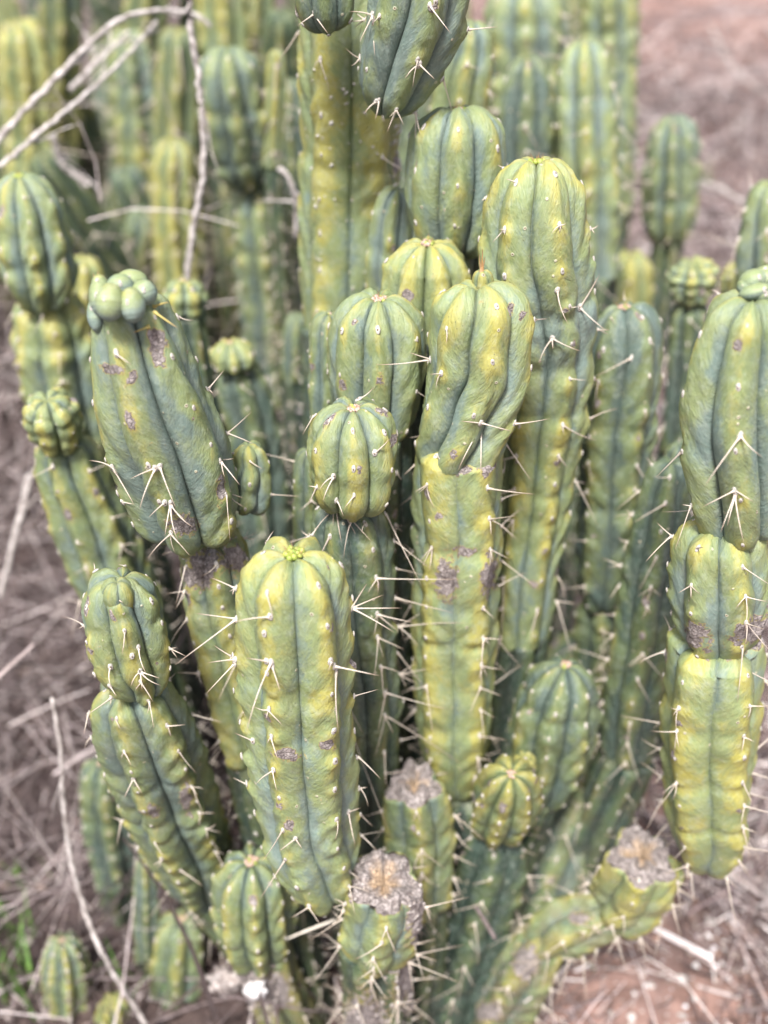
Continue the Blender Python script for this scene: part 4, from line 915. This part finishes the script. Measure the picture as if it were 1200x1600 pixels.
# the crowd at the upper left, too soft to tell apart
r = np.random.default_rng(5)
for k in range(44):
    Y = r.uniform(2.4, 5.2); x = r.uniform(-1.9, .25)*Y/3.0
    if k < 18: Y = r.uniform(2.3, 3.4); x = r.uniform(-.42, -.10)*Y
    h = r.uniform(.7, 1.5); rad = r.uniform(.042, .058)
    e = tag(empty('columnar_cactus', (x, Y, 0)), 'out of focus green column in the crowd at the upper left', 'cactus', 'out of focus columns crowding the upper left')
    lx, ly = r.uniform(-.34, .34, 2)
    stem(e, [(x+lx, Y+ly, h, rad*.7), (x+lx*.9, Y+ly*.9, h-.1, rad), (x+lx*.5, Y+ly*.5, h*.5, rad*1.02), (x, Y, -.03, rad*.95)], world=True, N=int(r.integers(6, 8)), face='rib', depth=.33, sharp=.4,
         yel=r.uniform(.4, .95), blue=r.uniform(.55, 1.0), space=.09, bot='none', res=.35, crown=None, ar=.0036, spines=(.03, .06, 3, .5), spike=1.8)  # blue range paints the dimness of the crowd into its skin
for k in range(7):   # and a few beyond the right hand ones
    Y = r.uniform(2.6, 4.2); x = r.uniform(.05, .42)*Y/2.2; h = r.uniform(.8, 1.5); rad = r.uniform(.045, .058)
    e = tag(empty('columnar_cactus', (x, Y, 0)), 'out of focus column behind the tall ones right of centre', 'cactus', 'out of focus columns right of centre')
    stem(e, [(x, Y, h, rad*.7), (x, Y, h-.1, rad), (x, Y, h*.5, rad), (x, Y, -.03, rad*.95)], world=True, N=7, face='rib', depth=.33, sharp=.4, yel=r.uniform(.4, .8), blue=.4, space=.07, bot='none', res=.35, crown=None, ar=.005)

# ------------------------------------------------------------------ dead twigs, grass, pale skin
def tube(name, pts, r0, r1, mat, label, cat, world=False, n=7, parent=None, jit=.0):
    P = [np.array(p) if world else at(*p)[0] for p in pts]; A = spline(P, 60); org = A[0].copy(); V = []
    rr = np.random.default_rng(len(A)+int(abs(org[0])*1000)); m = len(A)
    for i, a in enumerate(A):
        t = A[min(i+1, m-1)]-A[max(i-1, 0)]; M = frame(t); rad = (r0+(r1-r0)*i/m)*(1+.05*math.sin(i*.7)+.035*rr.normal()+.25*math.exp(-((i%17-8)/.9)**2))
        a = a + rr.normal(0, jit, 3)
        for j in range(n):
            an = 2*math.pi*j/n; V.append(tuple(Vector(a-org)+M @ Vector((rad*math.cos(an), rad*math.sin(an), 0))))
    q = [(i*n+j, i*n+(j+1) % n, (i+1)*n+(j+1) % n, (i+1)*n+j) for i in range(m-1) for j in range(n)]
    o = link(name, mesh_np(name, V, q, [(0, j+1, j) for j in range(1, n-1)]+[((m-1)*n, (m-1)*n+j, (m-1)*n+j+1) for j in range(1, n-1)], [mat]), parent)
    o.location = org
    if cat == 'twig':
        for k in range(int(rr.integers(2, 5))):
            i = int(rr.uniform(.12, .85)*m); p0 = A[i]-org; t = A[i+1]-A[i]; t /= np.linalg.norm(t); d = t+rr.normal(0, .7, 3); d /= np.linalg.norm(d)
            Ls = rr.uniform(.02, .10); q0 = [p0+d*Ls*f+rr.normal(0, .05*Ls, 3)*f for f in (0, .35, .7, 1.0)]
            so = tube('side_shoot', q0, r0*.5, r0*.15, mat, None, None, world=True, n=5, parent=o)
    if label: tag(o, label, cat)
    return o
tube('dead_twig', [(-60, 280, 1.55), (0, 215, 1.6), (60, 150, 1.65), (130, 78, 1.7), (200, 25, 1.75), (290, 18, 1.8), (330, 40, 1.8)], .0052, .003, M_TWIG, 'upper of two pale dead twigs arching across the top left corner', 'twig', jit=.0008)
tube('dead_twig', [(-60, 300, 1.5), (0, 258, 1.55), (80, 192, 1.6), (165, 120, 1.7), (245, 34, 1.8)], .0044, .0025, M_TWIG, 'lower straighter pale twig crossing the top left corner', 'twig', jit=.0008)
tube('dead_twig', [(110, 140, 1.9), (150, 100, 1.95), (200, 50, 2.0)], .005, .003, M_TWIG, 'short soft grey twig between the two arching ones', 'twig', jit=.0008)
tube('dead_twig', [(292, -20, 1.5), (300, 60, 1.5), (314, 160, 1.5), (318, 260, 1.5), (304, 350, 1.5), (292, 440, 1.5), (296, 520, 1.5)], .0038, .0052, M_TWIG, 'wavy pale dead stalk hanging upright beside the slim yellow column', 'twig', jit=.0010)
tube('dead_twig', [(82, 210, 1.9), (96, 255, 1.9), (138, 290, 1.9)], .006, .004, M_TWIG, 'bent pale twig below the crossing pair at the upper left', 'twig', jit=.0008)
tube('dead_twig', [(436, 262, 1.6), (452, 280, 1.6), (462, 320, 1.6), (462, 370, 1.6)], .0045, .003, M_TWIG, 'small hooked twig left of the tall mustard column', 'twig')
tube('dead_twig', [(82, 1090, 1.02), (95, 1180, .99), (102, 1290, .96), (122, 1390, .93), (160, 1490, .88), (240, 1620, .84)], .0022, .0034, M_TWIG, 'long pale bowed twig running down the bottom left', 'twig', jit=.0006)
tube('dead_twig', [(48, 740, 1.5), (28, 820, 1.45), (0, 930, 1.4)], .006, .004, M_TWIG, 'grey stalk at the left edge beside the ball headed column', 'twig', jit=.0008)
tube('dead_twig', [(1010, 320, 2.4), (1090, 285, 2.5), (1180, 330, 2.5), (1240, 400, 2.4)], .006, .004, M_TWIG, 'pale curving dead stem over the litter at the upper right', 'twig', jit=.001)
tube('dead_twig', [(1110, 40, 4.6), (1150, 110, 4.4), (1230, 170, 4.2)], .005, .003, M_TWIG, 'pale branch lying in the top right corner', 'twig', jit=.001)
tube('dead_twig', [(1090, 530, 2.2), (1130, 470, 2.3), (1200, 440, 2.3)], .006, .004, M_TWIG, 'thin grey twig behind the knobbly yellowish bud', 'twig', jit=.001)
tube('thorn_twig', [(400, 1490, .80), (460, 1462, .80), (524, 1437, .80)], .0007, .0021, M_STRAWCOL, 'long pale straight thorn lying across the low barrel head', 'thorn')


def blades(name, specs, label):
    r = np.random.default_rng(3); V, Q = [], []
    for (px, py, Y, n, h) in specs:
        b, _ = at(px, py, Y); b[2] = 0
        for k in range(n):
            x, y = b[0]+r.normal(0, .02), b[1]+r.normal(0, .02); a = r.uniform(0, 6.28); L = h*r.uniform(.5, 1.2); lean = r.uniform(.1, .6); wd = r.uniform(.0025, .005)
            d = np.array([math.cos(a), math.sin(a), 0]); s = np.array([-d[1], d[0], 0]); o = len(V)
            for i in range(6):
                t = i/5; c = np.array([x, y, -.005])+d*(L*lean*t*t)+np.array([0, 0, L*t*(1-.3*lean*t)]); wv = wd*(1-t)**.7+.0002
                V += [tuple(c-s*wv), tuple(c+np.array([0, 0, -.0006])-d*.0008), tuple(c+s*wv)]
            for i in range(5): Q += [(o+i*3, o+i*3+1, o+i*3+4, o+i*3+3), (o+i*3+1, o+i*3+2, o+i*3+5, o+i*3+4)]
    tag(link(name, mesh_np(name, V, Q, None, [M_GRASS])), label, 'grass', kind='stuff')
blades('green_grass', [(30, 1560, .95, 22, .16), (10, 1470, 1.05, 14, .14), (215, 1570, .93, 8, .16), (280, 1560, .95, 6, .12), (60, 1420, 1.15, 8, .10), (470, 1200, 1.15, 8, .2), (1130, 60, 4.6, 20, .12), (1090, 250, 3.0, 10, .1), (900, 1500, 1.0, 5, .05)], 'thin green grass blades growing through the litter')

def crumple(name, px, py, Y, s, mat, label, cat, seed):
    V, q = lump_verts(34, 24, s, s*.6, s*1.1, .10, seed, 2)
    V = [tuple(Vector(v)*(1+.35*mnoise.noise(Vector(v)*(1.6/s)+Vector((seed, 0, 0)))+.45*mnoise.noise(Vector(v)*(3.2/s))+.25*mnoise.noise(Vector(v)*(8/s)))) for v in V]
    o = link(name, mesh_np(name, V, q, None, [mat])); p, _ = at(px, py, Y); o.location = p; return tag(o, label, cat)
crumple('dead_stem_chunk', 352, 1535, .84, .020, M_CORK, 'rotten grey brown chunk of stem at the foot of the low barrel head', 'dead stem', 4)
crumple('dead_skin', 398, 1548, .79, .013, M_BLEACH, 'bright white scrap of dead skin under the low barrel head', 'dead skin', 6)
crumple('dead_stem_chunk', 440, 1565, .86, .020, M_CORK, 'dull corky chunk right of the white scrap of dead skin', 'dead stem', 9)
crumple('pale_stone', 968, 352, 2.3, .020, M_BLEACH, 'pale stone like scrap left of the lone rounded column', 'stone', 12)
